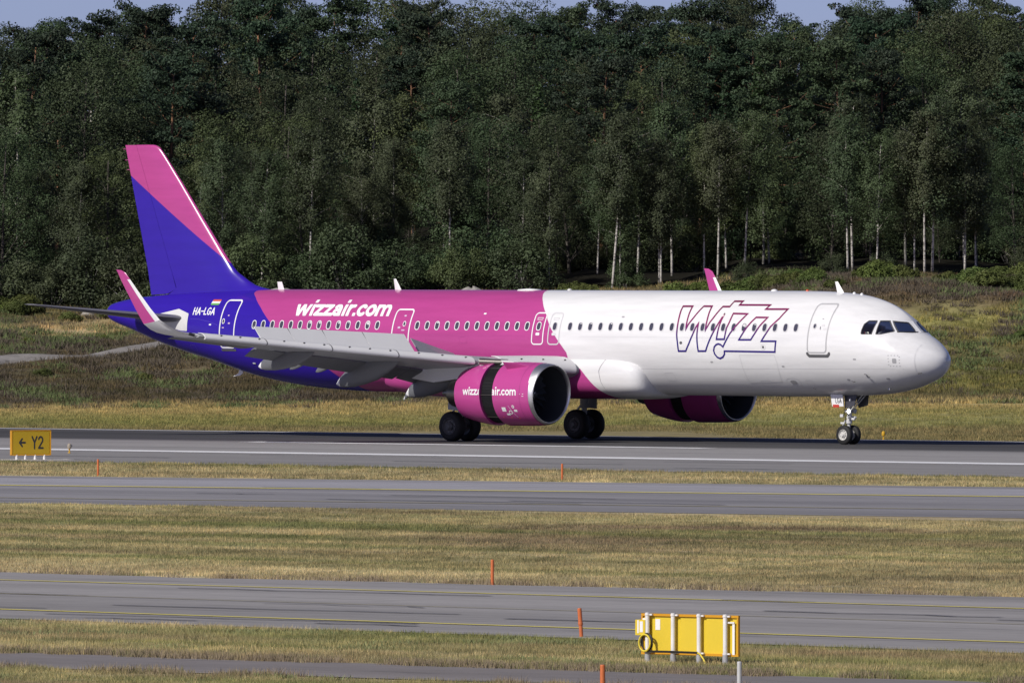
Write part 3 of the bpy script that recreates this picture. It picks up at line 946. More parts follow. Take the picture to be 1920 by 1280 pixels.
# ---- fin and rudder
LEf = [(5.70,34.6),(5.99,35.62),(6.06,36.0),(6.16,36.4),(6.32,36.74),(6.53,37.10),(6.68,37.37),(6.91,37.62),(7.59,38.20),(8.83,39.22),(10.33,40.43),(11.4,41.33),(11.67,41.57),(11.80,41.70),(11.88,41.88),(11.91,42.05)]
def fin_te(z): return 42.112 + (z - 5.738) * (43.635 - 42.112) / (11.91 - 5.738)
def hinge(z): return 40.64 + max(0, 6.03 - z) / .25 * .47 + max(0, 6.03 - z) * .394 + (z - 6.016) * (42.96 - 40.64) / (11.907 - 6.016)
def fin_h(z, s):
    """half thickness of the fin at height z, station s"""
    l = np.interp(z, [a for a, b in LEf], [b for a, b in LEf])
    main = 37.0 + (z - 6.0) * .83
    lead = l if z > 6.9 else l + (main - l) * .0
    c = fin_te(z) - lead
    x = min(1, max(0, (s - lead) / c))
    t = .105 if z > 6.9 else np.interp(z, (5.7, 6.9), (.085, .105))
    return 5 * t * c * .95 * (.2969 * math.sqrt(x) - .126 * x - .3516 * x * x + .2843 * x ** 3 - .1015 * x ** 4)
rings = []
for z, l in LEf:
    e = hinge(z)
    xs = l + (e - l) * np.linspace(0, 1, 14) ** 2
    rings.append([aP(s, fin_h(z, s), z) for s in xs] + [aP(s, -fin_h(z, s), z) for s in xs[:0:-1]])
fin = sharp(MB().loft(rings).build('fin', m_fin, plane, True), 50)
rings = []
for z in np.linspace(6.02, 11.905, 9):
    zb_ = z
    row = []
    xs = np.linspace(hinge(z) + .015, fin_te(z), 7)
    # the rudder's foot rises towards the hinge
    zz = [max(z, np.interp(s, (40.66, 41.13, 42.2), (6.02, 5.80, 5.74))) if z < 6.03 else z for s in xs]
    if z < 6.03:
        zz = [np.interp(s, (40.66, 41.13, 42.2), (6.02, 5.80, 5.74)) for s in xs]
    rings.append([aP(s, fin_h(z, s) * .97, q) for s, q in zip(xs, zz)] + [aP(s, -fin_h(z, s) * .97, q) for s, q in zip(xs[::-1], zz[::-1])])
rud = sharp(MB().loft(rings).build('rudder', m_fin, plane, True), 50)
for z in (11.3, 11.75, 10.9):
    MB().tube([aP(fin_te(z) - .02, 0, z), aP(fin_te(z) + .16, 0, z - .01)], .012, 5).build('static_wick', m_pink, rud)

# ---- engines
m_fan = mat('fan blade', (.11, .115, .13), .35, .3)
m_duct = mat('intake liner', (.045, .048, .054), .5)
m_casc = mat('cascade vane', (.014, .014, .014), .6, spec=.2)
EA = (15.46, 5.75, 1.93)         # station, span, height of the intake centre
def lathe_eng(prof, sg, m, name, parent, n=64, shear=0., smooth=True, ang=40):
    o = MB().lathe([(-a, r_) for a, r_ in prof], 'x', n, aP(EA[0], sg * EA[1], EA[2]), shear).build(name, m, parent, smooth)
    return sharp(o, ang)
def nac_r(s):                      # outer radius at s metres behind the lip
    return float(np.interp(s, (0, .05, .15, .35, .7, 1.2, 2.0, 2.7, 3.1, 3.6, 4.05, 4.3), (1.13, 1.165, 1.195, 1.225, 1.245, 1.255, 1.26, 1.25, 1.22, 1.14, 1.04, .98)))
for sg in (1, -1):
    eng = lathe_eng([(.20, nac_r(.20) + .006), (.38, nac_r(.38) + .004), (.7, nac_r(.7)), (1.2, nac_r(1.2)), (1.7, 1.258), (2.02, 1.26), (2.02, 1.10)], sg, m_pink, 'engine', plane)
    lip = lathe_eng([(.385, 1.226), (.25, 1.212), (.15, 1.197), (.08, 1.182), (.03, 1.165), (.0, 1.14), (.0, 1.125), (.03, 1.10), (.08, 1.085), (.14, 1.075)], sg, mat('polished intake lip', (.78, .78, .79), .42, 1., var=.05), 'intake_lip', eng, shear=[.03, .05, .065, .075, .085, .085, .085, .085, .08, .07])
    lathe_eng([(.13, 1.075), (.6, 1.03), (1.35, 1.04), (1.36, .2)], sg, m_duct, 'intake_duct', eng)
    mb = MB()
    cx, cy, cz = aP(EA[0] + 1.2, sg * EA[1], EA[2])
    for k in range(20):
        a0 = 2 * math.pi * k / 20
        rr = []
        for r_, tw, ch in ((.30, .35, .17), (.65, .60, .22), (1.0, .85, .27)):
            t_ = a0 + .12 * r_
            for q in (-1, 1):
                rr.append((cx - q * ch * math.cos(tw) * .5, cy + r_ * math.cos(t_ + q * ch * math.sin(tw) * .5 / r_), cz + r_ * math.sin(t_ + q * ch * math.sin(tw) * .5 / r_)))
        mb.add(rr, [(0, 1, 3, 2), (2, 3, 5, 4)])
    fan = mb.build('fan_blades', m_fan, eng)
    spn = lathe_eng([(.75, .002), (.78, .07), (.9, .17), (1.1, .27), (1.2, .31)], sg, m_duct, 'spinner', eng, 24)
    MB().tube([(aP(EA[0], sg * EA[1], EA[2])[0] - .80 - .02 * q, -sg * EA[1] + (.09 + .012 * q) * math.cos(q * .5 + 2.2), EA[2] + (.09 + .012 * q) * math.sin(q * .5 + 2.2)) for q in range(6)], .018, 5).build('spinner_mark', m_mark, eng)
    # open thrust reverser: dark cascade ring with vanes, the sleeve slid aft
    lathe_eng([(2.0, 1.13), (2.75, 1.11)], sg, m_dark, 'cascade_ring', eng)
    mb = MB()
    for k in range(120):
        t_ = 2 * math.pi * k / 120
        c_, s_2 = math.cos(t_), math.sin(t_)
        mb.tube([aP(EA[0] + 2.03, sg * (EA[1] + 1.165 * c_), EA[2] + 1.165 * s_2), aP(EA[0] + 2.72, sg * (EA[1] + 1.15 * c_), EA[2] + 1.15 * s_2)], .014, 4, False)
    vanes = mb.build('cascade_vanes', m_casc, eng)
    vanes['kind'] = 'stuff'
    for t_ in (R(-2), R(-50), R(58)):
        c_, s_2 = math.cos(t_), math.sin(t_)
        MB().tube([aP(EA[0] + 2.02, sg * (EA[1] + 1.19 * c_), EA[2] + 1.19 * s_2), aP(EA[0] + 2.72, sg * (EA[1] + 1.18 * c_), EA[2] + 1.18 * s_2)], .018, 6).build('reverser_rail', m_steel, eng)
    slv = lathe_eng([(2.70, 1.10), (2.70, 1.252), (2.9, 1.245), (3.1, 1.225), (3.4, 1.18), (3.8, 1.10), (4.2, 1.01), (4.25, .985), (4.2, .96), (3.6, 1.0)], sg, m_pink, 'reverser_sleeve', eng)
    lathe_eng([(3.3, .78), (4.2, .72), (4.9, .56), (5.05, .53), (5.0, .50)], sg, m_steel, 'core_nozzle', eng, 40)
    lathe_eng([(4.6, .42), (5.2, .30), (5.7, .05)], sg, m_steel, 'exhaust_plug', eng, 32)
    # pylon
    rings = []
    for s, hw_, zl, zh in ((16.9, .03, 3.08, 3.13), (17.4, .17, 3.0, 3.24), (18.4, .22, 2.85, 3.34), (19.4, .22, 2.6, 3.30), (21.5, .18, 2.35, 2.95), (23.2, .04, 2.55, 2.75)):
        rings.append([aP(s, sg * (5.75 + hw_), zl), aP(s, sg * (5.75 + hw_), zh - .04), aP(s, sg * 5.75, zh), aP(s, sg * (5.75 - hw_), zh - .04), aP(s, sg * (5.75 - hw_), zl)])
    MB().loft(rings).build('pylon', m_slat, eng, False, .02)
    # duct pieces between pylon and slat
    if sg > 0:
        MB().tube([aP(18.75, 6.30, 3.20), aP(17.75, 5.72, 3.16)], .13, 16).build('bleed_duct', m_steel, eng)
    def on_nac(s, ang, off=.008):
        r_ = nac_r(s) + off
        return aP(EA[0] + s, sg * (EA[1] + r_ * math.cos(ang)), EA[2] + r_ * math.sin(ang))
    def nac_patch(name, s0, s1, a0, a1, m, n=4):
        V = [on_nac(s0 + (s1 - s0) * i / n, a0 + (a1 - a0) * j / n) for i in range(n + 1) for j in range(n + 1)]
        F = [(i * (n + 1) + j, i * (n + 1) + j + 1, (i + 1) * (n + 1) + j + 1, (i + 1) * (n + 1) + j) for i in range(n) for j in range(n)]
        return MB().add(V, F).build(name, m, eng, True)
    # strake on the shoulder of the cowl
    base = [(.68, 1.06), (1.0, 1.0), (1.35, .93), (1.62, .88)]
    ring0 = [on_nac(s, a_, -.01) for s, a_ in base]
    hts = (.02, .16, .28, .36)
    ring1 = []
    for (s, a_), h_ in zip(base, hts):
        r_ = nac_r(s) + h_
        ring1.append(aP(EA[0] + s + .04, sg * (EA[1] + r_ * math.cos(a_)), EA[2] + r_ * math.sin(a_)))
    sides = [[tuple(np.array(a) + (0, 0, d)) for a in ring0 + ring1[::-1]] for d in (0, .018)]
    MB().loft(sides).build('cowl_strake', m_pink, eng)
    # joints
    for s in (.62,):
        MB().loft([[on_nac(s, t_, .004) for t_ in np.linspace(0, 2 * math.pi, 64, endpoint=False)], [on_nac(s + .012, t_, .004) for t_ in np.linspace(0, 2 * math.pi, 64, endpoint=False)]], caps=False).build('cowl_joint', mat('dark pink joint', (.20, .02, .12), .5), eng)
    # lettering split by the opened reverser, warning marks
    f, wd = text_low('wizzair.com', .125)
    k = .2316 * (9.5 / wd)
    cut = 4.2
    for nm, shift, fn in (('cowl_lettering', 0., lambda P: np.maximum(f(P), cut - P[:, 0])), ('sleeve_lettering', .70, lambda P: np.maximum(f(P), P[:, 0] - cut + .02))):
        V, F = contour(fn, -.4, wd + .2, -.1, 1.5, .035)
        if sg < 0:
            V = [(wd - u, v) for u, v in V] if False else V
        u0 = 2.02 + cut * k - .01
        P = []
        for u, v in V:
            s = u0 - u * k
            ang = (v * .235 + (-.02)) / 1.26 - .02
            if shift:
                q = float(np.interp(s + shift, (2.7, 2.9, 3.1, 3.4, 3.8, 4.2), (1.252, 1.245, 1.225, 1.18, 1.10, 1.01))) + .012
                P.append(aP(EA[0] + s + shift, sg * (EA[1] + q * math.cos(ang)), EA[2] + q * math.sin(ang)))
            else:
                P.append(on_nac(s, ang, .007))
        if sg > 0:
            MB().add(P, F).build(nm, m_mark, eng, True)
    if sg > 0:
        for s, a_, ds, da, m in ((1.62, -.42, .20, .15, m_mark), (1.46, -.64, .17, .08, m_mark), (1.02, -.50, .16, .08, m_mark), (1.75, -.78, .05, .05, m_orange), (1.35, -.80, .05, .05, m_orange), (.95, -.82, .05, .05, m_orange), (.60, .02, .02, .02, m_mark), (.48, .02, .07, .015, m_mark), (.50, -.05, .09, .015, m_mark)):
            nac_patch('cowl_marking', s, s - ds, a_, a_ - da, m)
        for (sc, ac, r_) in ((1.22, -.60, .075), (1.02, -.40, .05)):
            V, F = ribbon2d([(sc + r_ * math.cos(t_), ac + r_ / 1.26 * math.sin(t_)) for t_ in np.linspace(0, 2 * math.pi, 14, endpoint=False)], .03, True, .2)
            MB().add([on_nac(a_, b_, .009) for a_, b_ in V], F).build('cowl_marking', m_mark, eng)
        V, F = ribbon2d([(1.26, -.36), (.98, -.80)], .02)
        MB().add([on_nac(a_, b_, .008) for a_, b_ in V], F).build('cowl_marking', mat('pale pink print', (.6, .45, .6), .5), eng)

# ---- landing gear
def wheel(parent, s, y, r_, wd_, sg, m_hub):
    t = MB()
    prof = [(-wd_ / 2, r_ * .56), (-wd_ / 2, r_ * .80), (-wd_ * .42, r_ * .92), (-wd_ * .28, r_ * .985), (0, r_), (wd_ * .28, r_ * .985), (wd_ * .42, r_ * .92), (wd_ / 2, r_ * .80), (wd_ / 2, r_ * .56)]
    for g in (-.18, -.06, .06, .18):
        pass
    o = t.lathe(prof, 'y', 40, aP(s, y, r_ - .012)).build('tyre', m_tyre, parent, True)
    h = MB()
    q = -wd_ / 2 if sg > 0 else wd_ / 2
    d = -1 if sg > 0 else 1
    h.lathe([(q + d * .0, r_ * .57), (q + d * .012, r_ * .54), (q - d * .02, r_ * .50), (q - d * .06, r_ * .44), (q - d * .07, r_ * .30), (q - d * .01, r_ * .27), (q + d * .03, r_ * .16), (q + d * .05, r_ * .14), (q + d * .05, .001)], 'y', 28, aP(s, y, r_ - .012))
    h.lathe([(-q, r_ * .57), (-q + d * .05, r_ * .40), (-q + d * .05, .001)], 'y', 20, aP(s, y, r_ - .012))
    for k in range(8):
        a = 2 * math.pi * k / 8
        cx, cy, cz = aP(s, y, r_ - .012)
        h.box((cx + r_ * .38 * math.cos(a), cy + q - d * .055, cz + r_ * .38 * math.sin(a)), (.05, .03, .05))
    h.build('hub', m_hub, parent, False)
ng = MB()
ng.tube([aP(5.07, 0, .37), aP(5.05, 0, .80)], .065, 14)
ng.tube([aP(5.05, 0, .80), aP(4.98, 0, 2.0)], .095, 14)
ng.tube([aP(5.07, .24, .375), aP(5.07, -.24, .375)], .05, 10)
ng.tube([aP(5.05, 0, .82), aP(5.05, 0, .95)], .12, 14)
nose = ng.build('nose_gear', m_strut, plane, True)
sharp(nose)
MB().tube([aP(5.0, .05, 1.25), aP(4.3, .10, 1.92)], .025, 8).tube([aP(5.0, -.05, 1.25), aP(4.3, -.10, 1.92)], .025, 8).build('drag_strut', m_strut, nose, True)
MB().tube([aP(5.03, 0, 1.0), aP(4.78, 0, .98), aP(4.72, 0, 1.08)], [.05, .05, .06], 8).tube([aP(5.22, 0, .95), aP(5.36, 0, .72), aP(5.12, 0, .50)], .035, 6).build('torque_link', m_strut, nose)
MB().tube([aP(4.95, .22, 1.06), aP(4.95, -.22, 1.06)], .045, 8).build('steering_actuator', m_strut, nose)
for y in (.25, -.25):
    wheel(nose, 5.07, y, .382, .225, 1 if y > 0 else -1, m_rim)
m_beam = bpy.data.materials.new('lit taxi lamp')
nd, lk, p = nodes(m_beam)
p.inputs['Base Color'].default_value = (.9, .9, .9, 1)
p.inputs['Emission Color'].default_value = (1, .98, .93, 1)
p.inputs['Emission Strength'].default_value = 6
tcx = N(nd, 'TexCoord'); lk.new(mixc(nd, lk, noise(nd, lk, tcx.outputs['Object'], 4), (.85, .85, .85), (.95, .95, .95)), p.inputs['Base Color'])
for y, m in ((.20, m_beam), (-.20, m_rim)):
    c = aP(4.92, y, 1.30)
    hs = MB().lathe([(.02, .10), (-.12, .07), (-.16, .02)], 'x', 16, c).build('lamp_housing', m_strut, nose, True)
    MB().lathe([(.022, .095), (.03, .05), (.032, .001)], 'x', 16, c).build('taxi_lamp', m, nose)
MB().box(aP(5.25, .19, 1.12), (.16, .08, .12)).box(aP(5.2, .2, .83), (.2, .06, .08)).build('gear_box', m_strut, nose, False, .015)
MB().tube([aP(5.12, .12, 1.9), aP(5.15, .14, 1.2), aP(5.1, .1, .8)], .014, 5).tube([aP(4.96, .1, 1.9), aP(4.9, .16, 1.5), aP(5.0, .1, 1.1)], .014, 5).build('hydraulic_hose', m_dark, nose)
# gear bay doors: the one behind the strut carries the letters
rd = MB().loft([[aP(s, y_, z) for s, z in ((5.55, 1.95), (4.95, 1.95), (4.89, 1.49), (5.47, 1.49))] for y_ in (.50, .53)]).build('gear_door', m_white, plane)
def on_door(u, v, off=.006):   # u along the plate towards the nose, v up
    return aP(5.55 - .08 * (1 - v) - .59 * u, .53 + off, 1.49 + .44 * v)
f, wd = text_cap('LGA', .07)
V, F = contour(f, -.12, wd + .1, -.1, 1.1, .06)
MB().add([on_door(.34 + u / wd * .56, .30 + v * .42) for u, v in V], F).build('gear_door_lettering', m_dark, rd)
MB().loft([[on_door(u, v, o_) for u, v in ((.10, -.10), (.62, -.10), (.62, .16), (.10, .16))] for o_ in (.010, .02)]).build('red_tag', m_red, rd)
for y in (.34, -.34):
    MB().loft([[aP(5.0, y, 1.92), aP(4.35, y * 1.05, 1.96), aP(4.45, y * 1.2, 1.52), aP(4.9, y * 1.2, 1.42)], [aP(5.0, y - .03, 1.92), aP(4.35, y * 1.05 - .03, 1.96), aP(4.45, y * 1.2 - .03, 1.52), aP(4.9, y * 1.2 - .03, 1.42)]]).build('gear_door', mat('gear door inner shade', (.05, .05, .06), .4), plane)  # dark colour paints the shade on the inner sides of the doors
for y, z in ((.1, 1.74), (.36, 1.74)):
    MB().lathe([(.0, .07), (.03, .05), (.035, .001)], 'x', 12, aP(4.95 - .3 * (y > .2), y + .05, z)).build('landing_lamp', m_mark, nose)
for sg in (1, -1):
    mg = MB().tube([aP(21.97, sg * 3.795, .60), aP(21.95, sg * 3.78, 1.25)], .11, 14).tube([aP(21.95, sg * 3.78, 1.25), aP(21.80, sg * 3.55, 2.7)], .17, 14).tube([aP(21.97, sg * 3.33, .60), aP(21.97, sg * 4.26, .60)], .09, 10).tube([aP(21.9, sg * 3.7, 1.6), aP(21.6, sg * 2.4, 2.3)], .08, 10).build('main_gear', m_strut, plane, True)
    MB().tube([aP(22.1, sg * 3.8, 1.4), aP(22.45, sg * 3.8, 1.05), aP(22.1, sg * 3.8, .66)], .05, 8).build('torque_link', m_strut, mg)
    for y in (3.33, 4.26):
        wheel(mg, 21.97, sg * y, .60, .42, 1 if y * sg > sg * 3.8 else -1, mat('brake dark hub', (.10, .10, .10), .5))
    MB().loft([[aP(21.45, sg * 3.98, 2.7), aP(22.35, sg * 3.98, 2.7), aP(22.3, sg * 4.12, 1.25), aP(21.6, sg * 4.12, 1.2)], [aP(21.45, sg * 4.01, 2.7), aP(22.35, sg * 4.01, 2.7), aP(22.3, sg * 4.15, 1.25), aP(21.6, sg * 4.15, 1.2)]]).build('gear_door', m_wing, mg)
    MB().loft([[aP(20.6, sg * .5, 1.78), aP(22.6, sg * .5, 1.78), aP(22.3, sg * .62, 1.45), aP(20.9, sg * .62, 1.45)], [aP(20.6, sg * .47, 1.78), aP(22.6, sg * .47, 1.78), aP(22.3, sg * .59, 1.45), aP(20.9, sg * .59, 1.45)]]).build('belly_door', m_dark, mg)

# ---- the pilot, seen through the side window
MA = Matrix.Translation(A_ORG) @ Matrix.Rotation(-YAW, 4, 'Z')
def pilot(s, y, label):
    J = {'pelvis': (s + .18, y, 3.80), 'waist': (s + .17, y, 4.04), 'chest': (s + .12, y, 4.28), 'neck': (s + .08, y, 4.46), 'jaw': (s + .04, y, 4.54), 'head': (s + .05, y, 4.65), 'crown': (s + .07, y, 4.73), 'nose': (s - .06, y, 4.60)}
    for k, d in (('r', 1), ('l', -1)):
        J['sh' + k] = (s + .10, y + d * .19, 4.35); J['el' + k] = (s - .06, y + d * .26, 4.03); J['wr' + k] = (s - .32, y + d * .17, 4.10); J['ha' + k] = (s - .41, y + d * .14, 4.12)
        J['kn' + k] = (s - .30, y + d * .13, 3.70); J['an' + k] = (s - .42, y + d * .12, 3.32); J['to' + k] = (s - .58, y + d * .12, 3.28)
    RAD = {'pelvis': .16, 'waist': .14, 'chest': .155, 'neck': .06, 'jaw': .075, 'head': .095, 'crown': .07, 'nose': .02}
    rad2 = {'sh': .07, 'el': .05, 'wr': .035, 'ha': .045, 'kn': .075, 'an': .045, 'to': .04}
    E = [('pelvis', 'waist'), ('waist', 'chest'), ('chest', 'neck'), ('neck', 'jaw'), ('jaw', 'head'), ('head', 'crown'), ('jaw', 'nose')]
    for k in 'rl':
        E += [('chest', 'sh' + k), ('sh' + k, 'el' + k), ('el' + k, 'wr' + k), ('wr' + k, 'ha' + k), ('pelvis', 'kn' + k), ('kn' + k, 'an' + k), ('an' + k, 'to' + k)]
    names = list(J)
    me = bpy.data.meshes.new('person')
    O = np.array(aP(s, y, 3.7))
    me.from_pydata([tuple(np.array(aP(*J[n])) - O) for n in names], [(names.index(a), names.index(b)) for a, b in E], [])
    o = bpy.data.objects.new('person', me)
    COL.objects.link(o)
    o.matrix_world = MA @ Matrix.Translation(O)
    md = o.modifiers.new('skin', 'SKIN')
    sv = me.skin_vertices[0].data
    for i, n in enumerate(names):
        r_ = RAD.get(n) or rad2[n[:2]]
        sv[i].radius = (r_, r_)
        sv[i].use_root = n == 'pelvis'
    o.modifiers.new('sub', 'SUBSURF').levels = 2
    o.modifiers['sub'].render_levels = 2
    m = bpy.data.materials.new('pilot shirt and skin')
    nd, lk, p = nodes(m)
    tc = N(nd, 'TexCoord'); sp = N(nd, 'SeparateXYZ'); lk.new(tc.outputs['Object'], sp.inputs[0])
    c1 = ramp(nd, lk, sp.outputs[2], [(0, (.03, .03, .05)), (.10, (.74, .74, .74)), (.76, (.45, .27, .19))], 'CONSTANT')
    lk.new(c1, p.inputs['Base Color'])
    me.materials.append(m)
    tag(o, label, 'person')
    hb = MB()
    hc = np.array(aP(s + .075, y, 4.67)) - O
    rings = []
    for k in range(5):
        e = R(-10 + 25 * k)
        rings.append([(hc[0] + .115 * math.cos(e) * math.cos(t) - .015, hc[1] + .105 * math.cos(e) * math.sin(t), hc[2] + .115 * math.sin(e)) for t in np.linspace(0, 2 * math.pi, 14, endpoint=False)])
    hb.loft(rings).build('hair', mat('dark hair', (.03, .02, .015), .7), o, True)
    return o
pilot(2.80, .56, 'pilot in a white shirt with dark hair sitting behind the cockpit side window')
# pale card standing inside the rear side window
cardM = MA
cb = MB().box((0, 0, 0), (.26, .012, .13))
card = cb.build('window_card', mat('pale card', (.60, .62, .50), .6))
cp = on_skin([(2.90, 4.375)], -.06)[0]
card.matrix_world = MA @ Matrix.Translation(cp) @ Matrix.Rotation(R(-10), 4, 'Z')
tag(card, 'small pale card with a red end standing in the rear cockpit window', 'card')
MB().box((-.095, -.008, 0), (.05, .010, .13)).build('red_end', m_red, card)

# ================================================================== GROUND
def LT(l, t):                       # runway frame -> world
    return (l * CU + t * SU, 487.0 - l * SU + t * CU)
def sstep(a, b, x):
    q = np.clip((x - a) / (b - a), 0, 1)
    return q * q * (3 - 2 * q)
def vnoise(x, y, seed=0):
    """cheap smooth value noise"""
    xi, yi = np.floor(x).astype(int), np.floor(y).astype(int)
    fx, fy = x - xi, y - yi
    fx, fy = fx * fx * (3 - 2 * fx), fy * fy * (3 - 2 * fy)
    def h(a, b):
        n = (a * 374761393 + b * 668265263 + seed * 1442695041) & 0x7fffffff
        n = ((n ^ (n >> 13)) * 1274126177) & 0x7fffffff
        return ((n ^ (n >> 16)) & 0xffff) / 65535.
    return (h(xi, yi) * (1 - fx) + h(xi + 1, yi) * fx) * (1 - fy) + (h(xi, yi + 1) * (1 - fx) + h(xi + 1, yi + 1) * fx) * fy
def terrain(X, Y):
    X, Y = np.asarray(X, float), np.asarray(Y, float)
    zf = 3.7 + 1.15 * sstep(-23, -14, X) + .75 * sstep(7, 16, X)
    z = zf * sstep(606, 684, Y)
    z = z + np.clip(Y - 684, 0, 160) * .042 + np.clip(Y - 844, 0, 1200) * .01
    b = sstep(600, 640, Y) * (1 - sstep(900, 1000, Y))
    z = z + b * .9 * (vnoise(X / 6, Y / 7, 3) - .5) + b * .4 * (vnoise(X / 2.3, Y / 3, 4) - .5)
    # heathy mound to the right, behind the nose
    z = z + 1.15 * np.exp(-((X - 23) / 7.) ** 2 - ((Y - 662) / 12.) ** 2)
    t = X * SU + (Y - 487.0) * CU
    return z - .42 * sstep(10.6, 15, t) * (1 - sstep(60, 115, t))

def ground_mat(name, kind):
    """straw / green / heath colours from noise drawn out along the runway"""
    m = bpy.data.materials.new(name)
    nd, lk, p = nodes(m)
    g = N(nd, 'NewGeometry')
    pos = g.outputs['Position']
    al = mapping(nd, lk, pos, rot=(0, 0, YAW))       # x along the runway, y across
    fine = noise(nd, lk, mapping(nd, lk, al, scale=(1.0, .42, 1)), 1.1, 5, .7)
    st = noise(nd, lk, mapping(nd, lk, al, scale=(.020, .34, 1)), 1.0, 5, .6)
    pat = noise(nd, lk, mapping(nd, lk, al, scale=(.05, .12, 1)), 1.0, 4, .55)
    if kind == 'mown':
        straw, green, brown = (.46, .385, .215), (.205, .220, .090), (.285, .220, .145)
    elif kind == 'verge':
        straw, green, brown = (.56, .47, .28), (.27, .275, .12), (.33, .26, .165)
    else:
        straw, green, brown = (.40, .32, .145), (.19, .20, .065), (.19, .145, .09)
    a = ramp(nd, lk, st, [(.40, 0.), (.58, 1.)])
    c = mixc(nd, lk, a, straw, green)
    b = ramp(nd, lk, pat, [(.48, 0.), (.66, 1.)])
    c = mixc(nd, lk, b, c, brown)
    if kind == 'field':
        sx = N(nd, 'SeparateXYZ'); lk.new(pos, sx.inputs[0])
        wob = noise(nd, lk, mapping(nd, lk, pos, scale=(.07, .05, .05)), 1.0, 5)
        yy = math_n(nd, lk, 'ADD', sx.outputs[1], math_n(nd, lk, 'MULTIPLY', math_n(nd, lk, 'SUBTRACT', wob, .5), 22))
        q = math_n(nd, lk, 'DIVIDE', math_n(nd, lk, 'SUBTRACT', yy, 495), 205, clamp=True)
        lo = [(0, (.27, .225, .12)), (.24, (.26, .22, .115)), (.30, (.27, .27, .10)), (.42, (.33, .30, .125)), (.50, (.46, .37, .17)), (.55, (.44, .35, .17))]
        left = ramp(nd, lk, q, lo + [(.575, (.090, .074, .054)), (.77, (.095, .074, .054)), (.79, (.48, .38, .22)), (.86, (.46, .36, .21)), (.89, (.17, .145, .075)), (1, (.12, .12, .05))])
        right = ramp(nd, lk, q, lo + [(.572, (.12, .11, .06)), (.61, (.19, .18, .065)), (.71, (.16, .145, .065)), (.755, (.30, .28, .10)), (.79, (.16, .115, .08)), (.88, (.15, .105, .075)), (.91, (.34, .265, .15)), (1, (.20, .185, .08))])
        side = N(nd, 'MapRange', clamp=True)
        lk.new(sx.outputs[0], side.inputs[0]); side.inputs[1].default_value = -8; side.inputs[2].default_value = 10
        band = mixc(nd, lk, side.outputs[0], left, right)
        c = mixc(nd, lk, .82, c, band)
    if kind == 'mown':
        so = N(nd, 'SeparateXYZ'); lk.new(pos, so.inputs[0])
        t = math_n(nd, lk, 'ADD', math_n(nd, lk, 'MULTIPLY', so.outputs[0], SU), math_n(nd, lk, 'MULTIPLY', math_n(nd, lk, 'SUBTRACT', so.outputs[1], 487.0), CU))
        t = math_n(nd, lk, 'ADD', t, math_n(nd, lk, 'MULTIPLY', math_n(nd, lk, 'SUBTRACT', noise(nd, lk, mapping(nd, lk, al, scale=(.02, .06, 1)), 1., 5, .6), .5), 14.))
        q = math_n(nd, lk, 'DIVIDE', math_n(nd, lk, 'ADD', t, 165), 125, clamp=True)
        def at(v): return (v + 165) / 125
        e = ramp(nd, lk, q, [(at(-160), 1.), (at(-151), .9), (at(-146), .12), (at(-139), .45), (at(-130), .10), (at(-112), .05), (at(-106), .45), (at(-100), .55), (at(-66), .5), (at(-58), .75), (at(-52), .2)])
        c = mixc(nd, lk, e, c, (.52, .44, .265))
        pp = noise(nd, lk, mapping(nd, lk, al, scale=(.07, .20, 1), loc=(9, 2, 0)), 1.0, 5, .65)
        c = mixc(nd, lk, 1., c, ramp(nd, lk, pp, [(.32, .62), (.5, .95), (.68, 1.22)]), 'MULTIPLY')
    v = ramp(nd, lk, fine, [(.28, .45), (.5, 1.), (.74, 1.5)])
    c = mixc(nd, lk, 1., c, v, 'MULTIPLY')
    if kind == 'blade':
        pass
    lk.new(c, p.inputs['Base Color'])
    p.inputs['Roughness'].default_value = .95
    p.inputs['Specular IOR Level'].default_value = .1
    bp = N(nd, 'Bump'); bp.inputs['Strength'].default_value = .7; bp.inputs['Distance'].default_value = .25
    lk.new(fine, bp.inputs['Height']); lk.new(bp.outputs[0], p.inputs['Normal'])
    return m
m_ground_f = ground_mat('field soil and turf', 'field')
m_ground_m = ground_mat('mown turf', 'mown')
m_ground_v = ground_mat('verge turf', 'verge')
m_forest_floor = mat('forest floor', (.014, .013, .009), .95, spec=.1, var=.4)  # near-black soil: the shade between the trunks is painted into it

def grid_obj(name, xs, ys, m, zoff=0.):
    X, Y = np.meshgrid(xs, ys, indexing='ij')
    Z = terrain(X, Y) + zoff
    nx, ny = len(xs), len(ys)
    i, j = np.meshgrid(np.arange(nx - 1), np.arange(ny - 1), indexing='ij')
    a = i * ny + j
    F = np.stack([a, a + ny, a + ny + 1, a + 1], -1).reshape(-1, 4)
    return place(name, fast_mesh(name, np.stack([X.ravel(), Y.ravel(), Z.ravel()], 1), F, True), m)
xs = np.unique(np.concatenate([np.linspace(-6000, -60, 12), np.linspace(-60, 60, 121), np.linspace(60, 6000, 12)]))
ys = np.unique(np.concatenate([np.linspace(-300, 590, 20), np.linspace(590, 860, 181), np.linspace(860, 9000, 20)]))
gnd = grid_obj('ground', xs, ys, m_ground_f)
tag(gnd, 'dry straw and green rough grassland rising to the forest beyond the runway', None, kind='structure')
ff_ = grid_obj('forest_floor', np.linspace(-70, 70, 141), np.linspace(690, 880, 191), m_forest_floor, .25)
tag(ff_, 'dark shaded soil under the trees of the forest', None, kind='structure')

def sheet(name, edge_a, edge_b, z, m, label=None, parent=None):
    """strip between two polylines given in the runway frame (l, t)"""
    V = [(*LT(*p), z) for p in edge_a] + [(*LT(*p), z) for p in edge_b]
    n = len(edge_a)
    me = bpy.data.meshes.new(name)
    me.from_pydata(V, [], [(i, i + 1, n + i + 1, n + i) for i in range(n - 1)])
    o = place(name, me, m, parent)
    if label:
        tag(o, label, None, kind='structure')
    return o

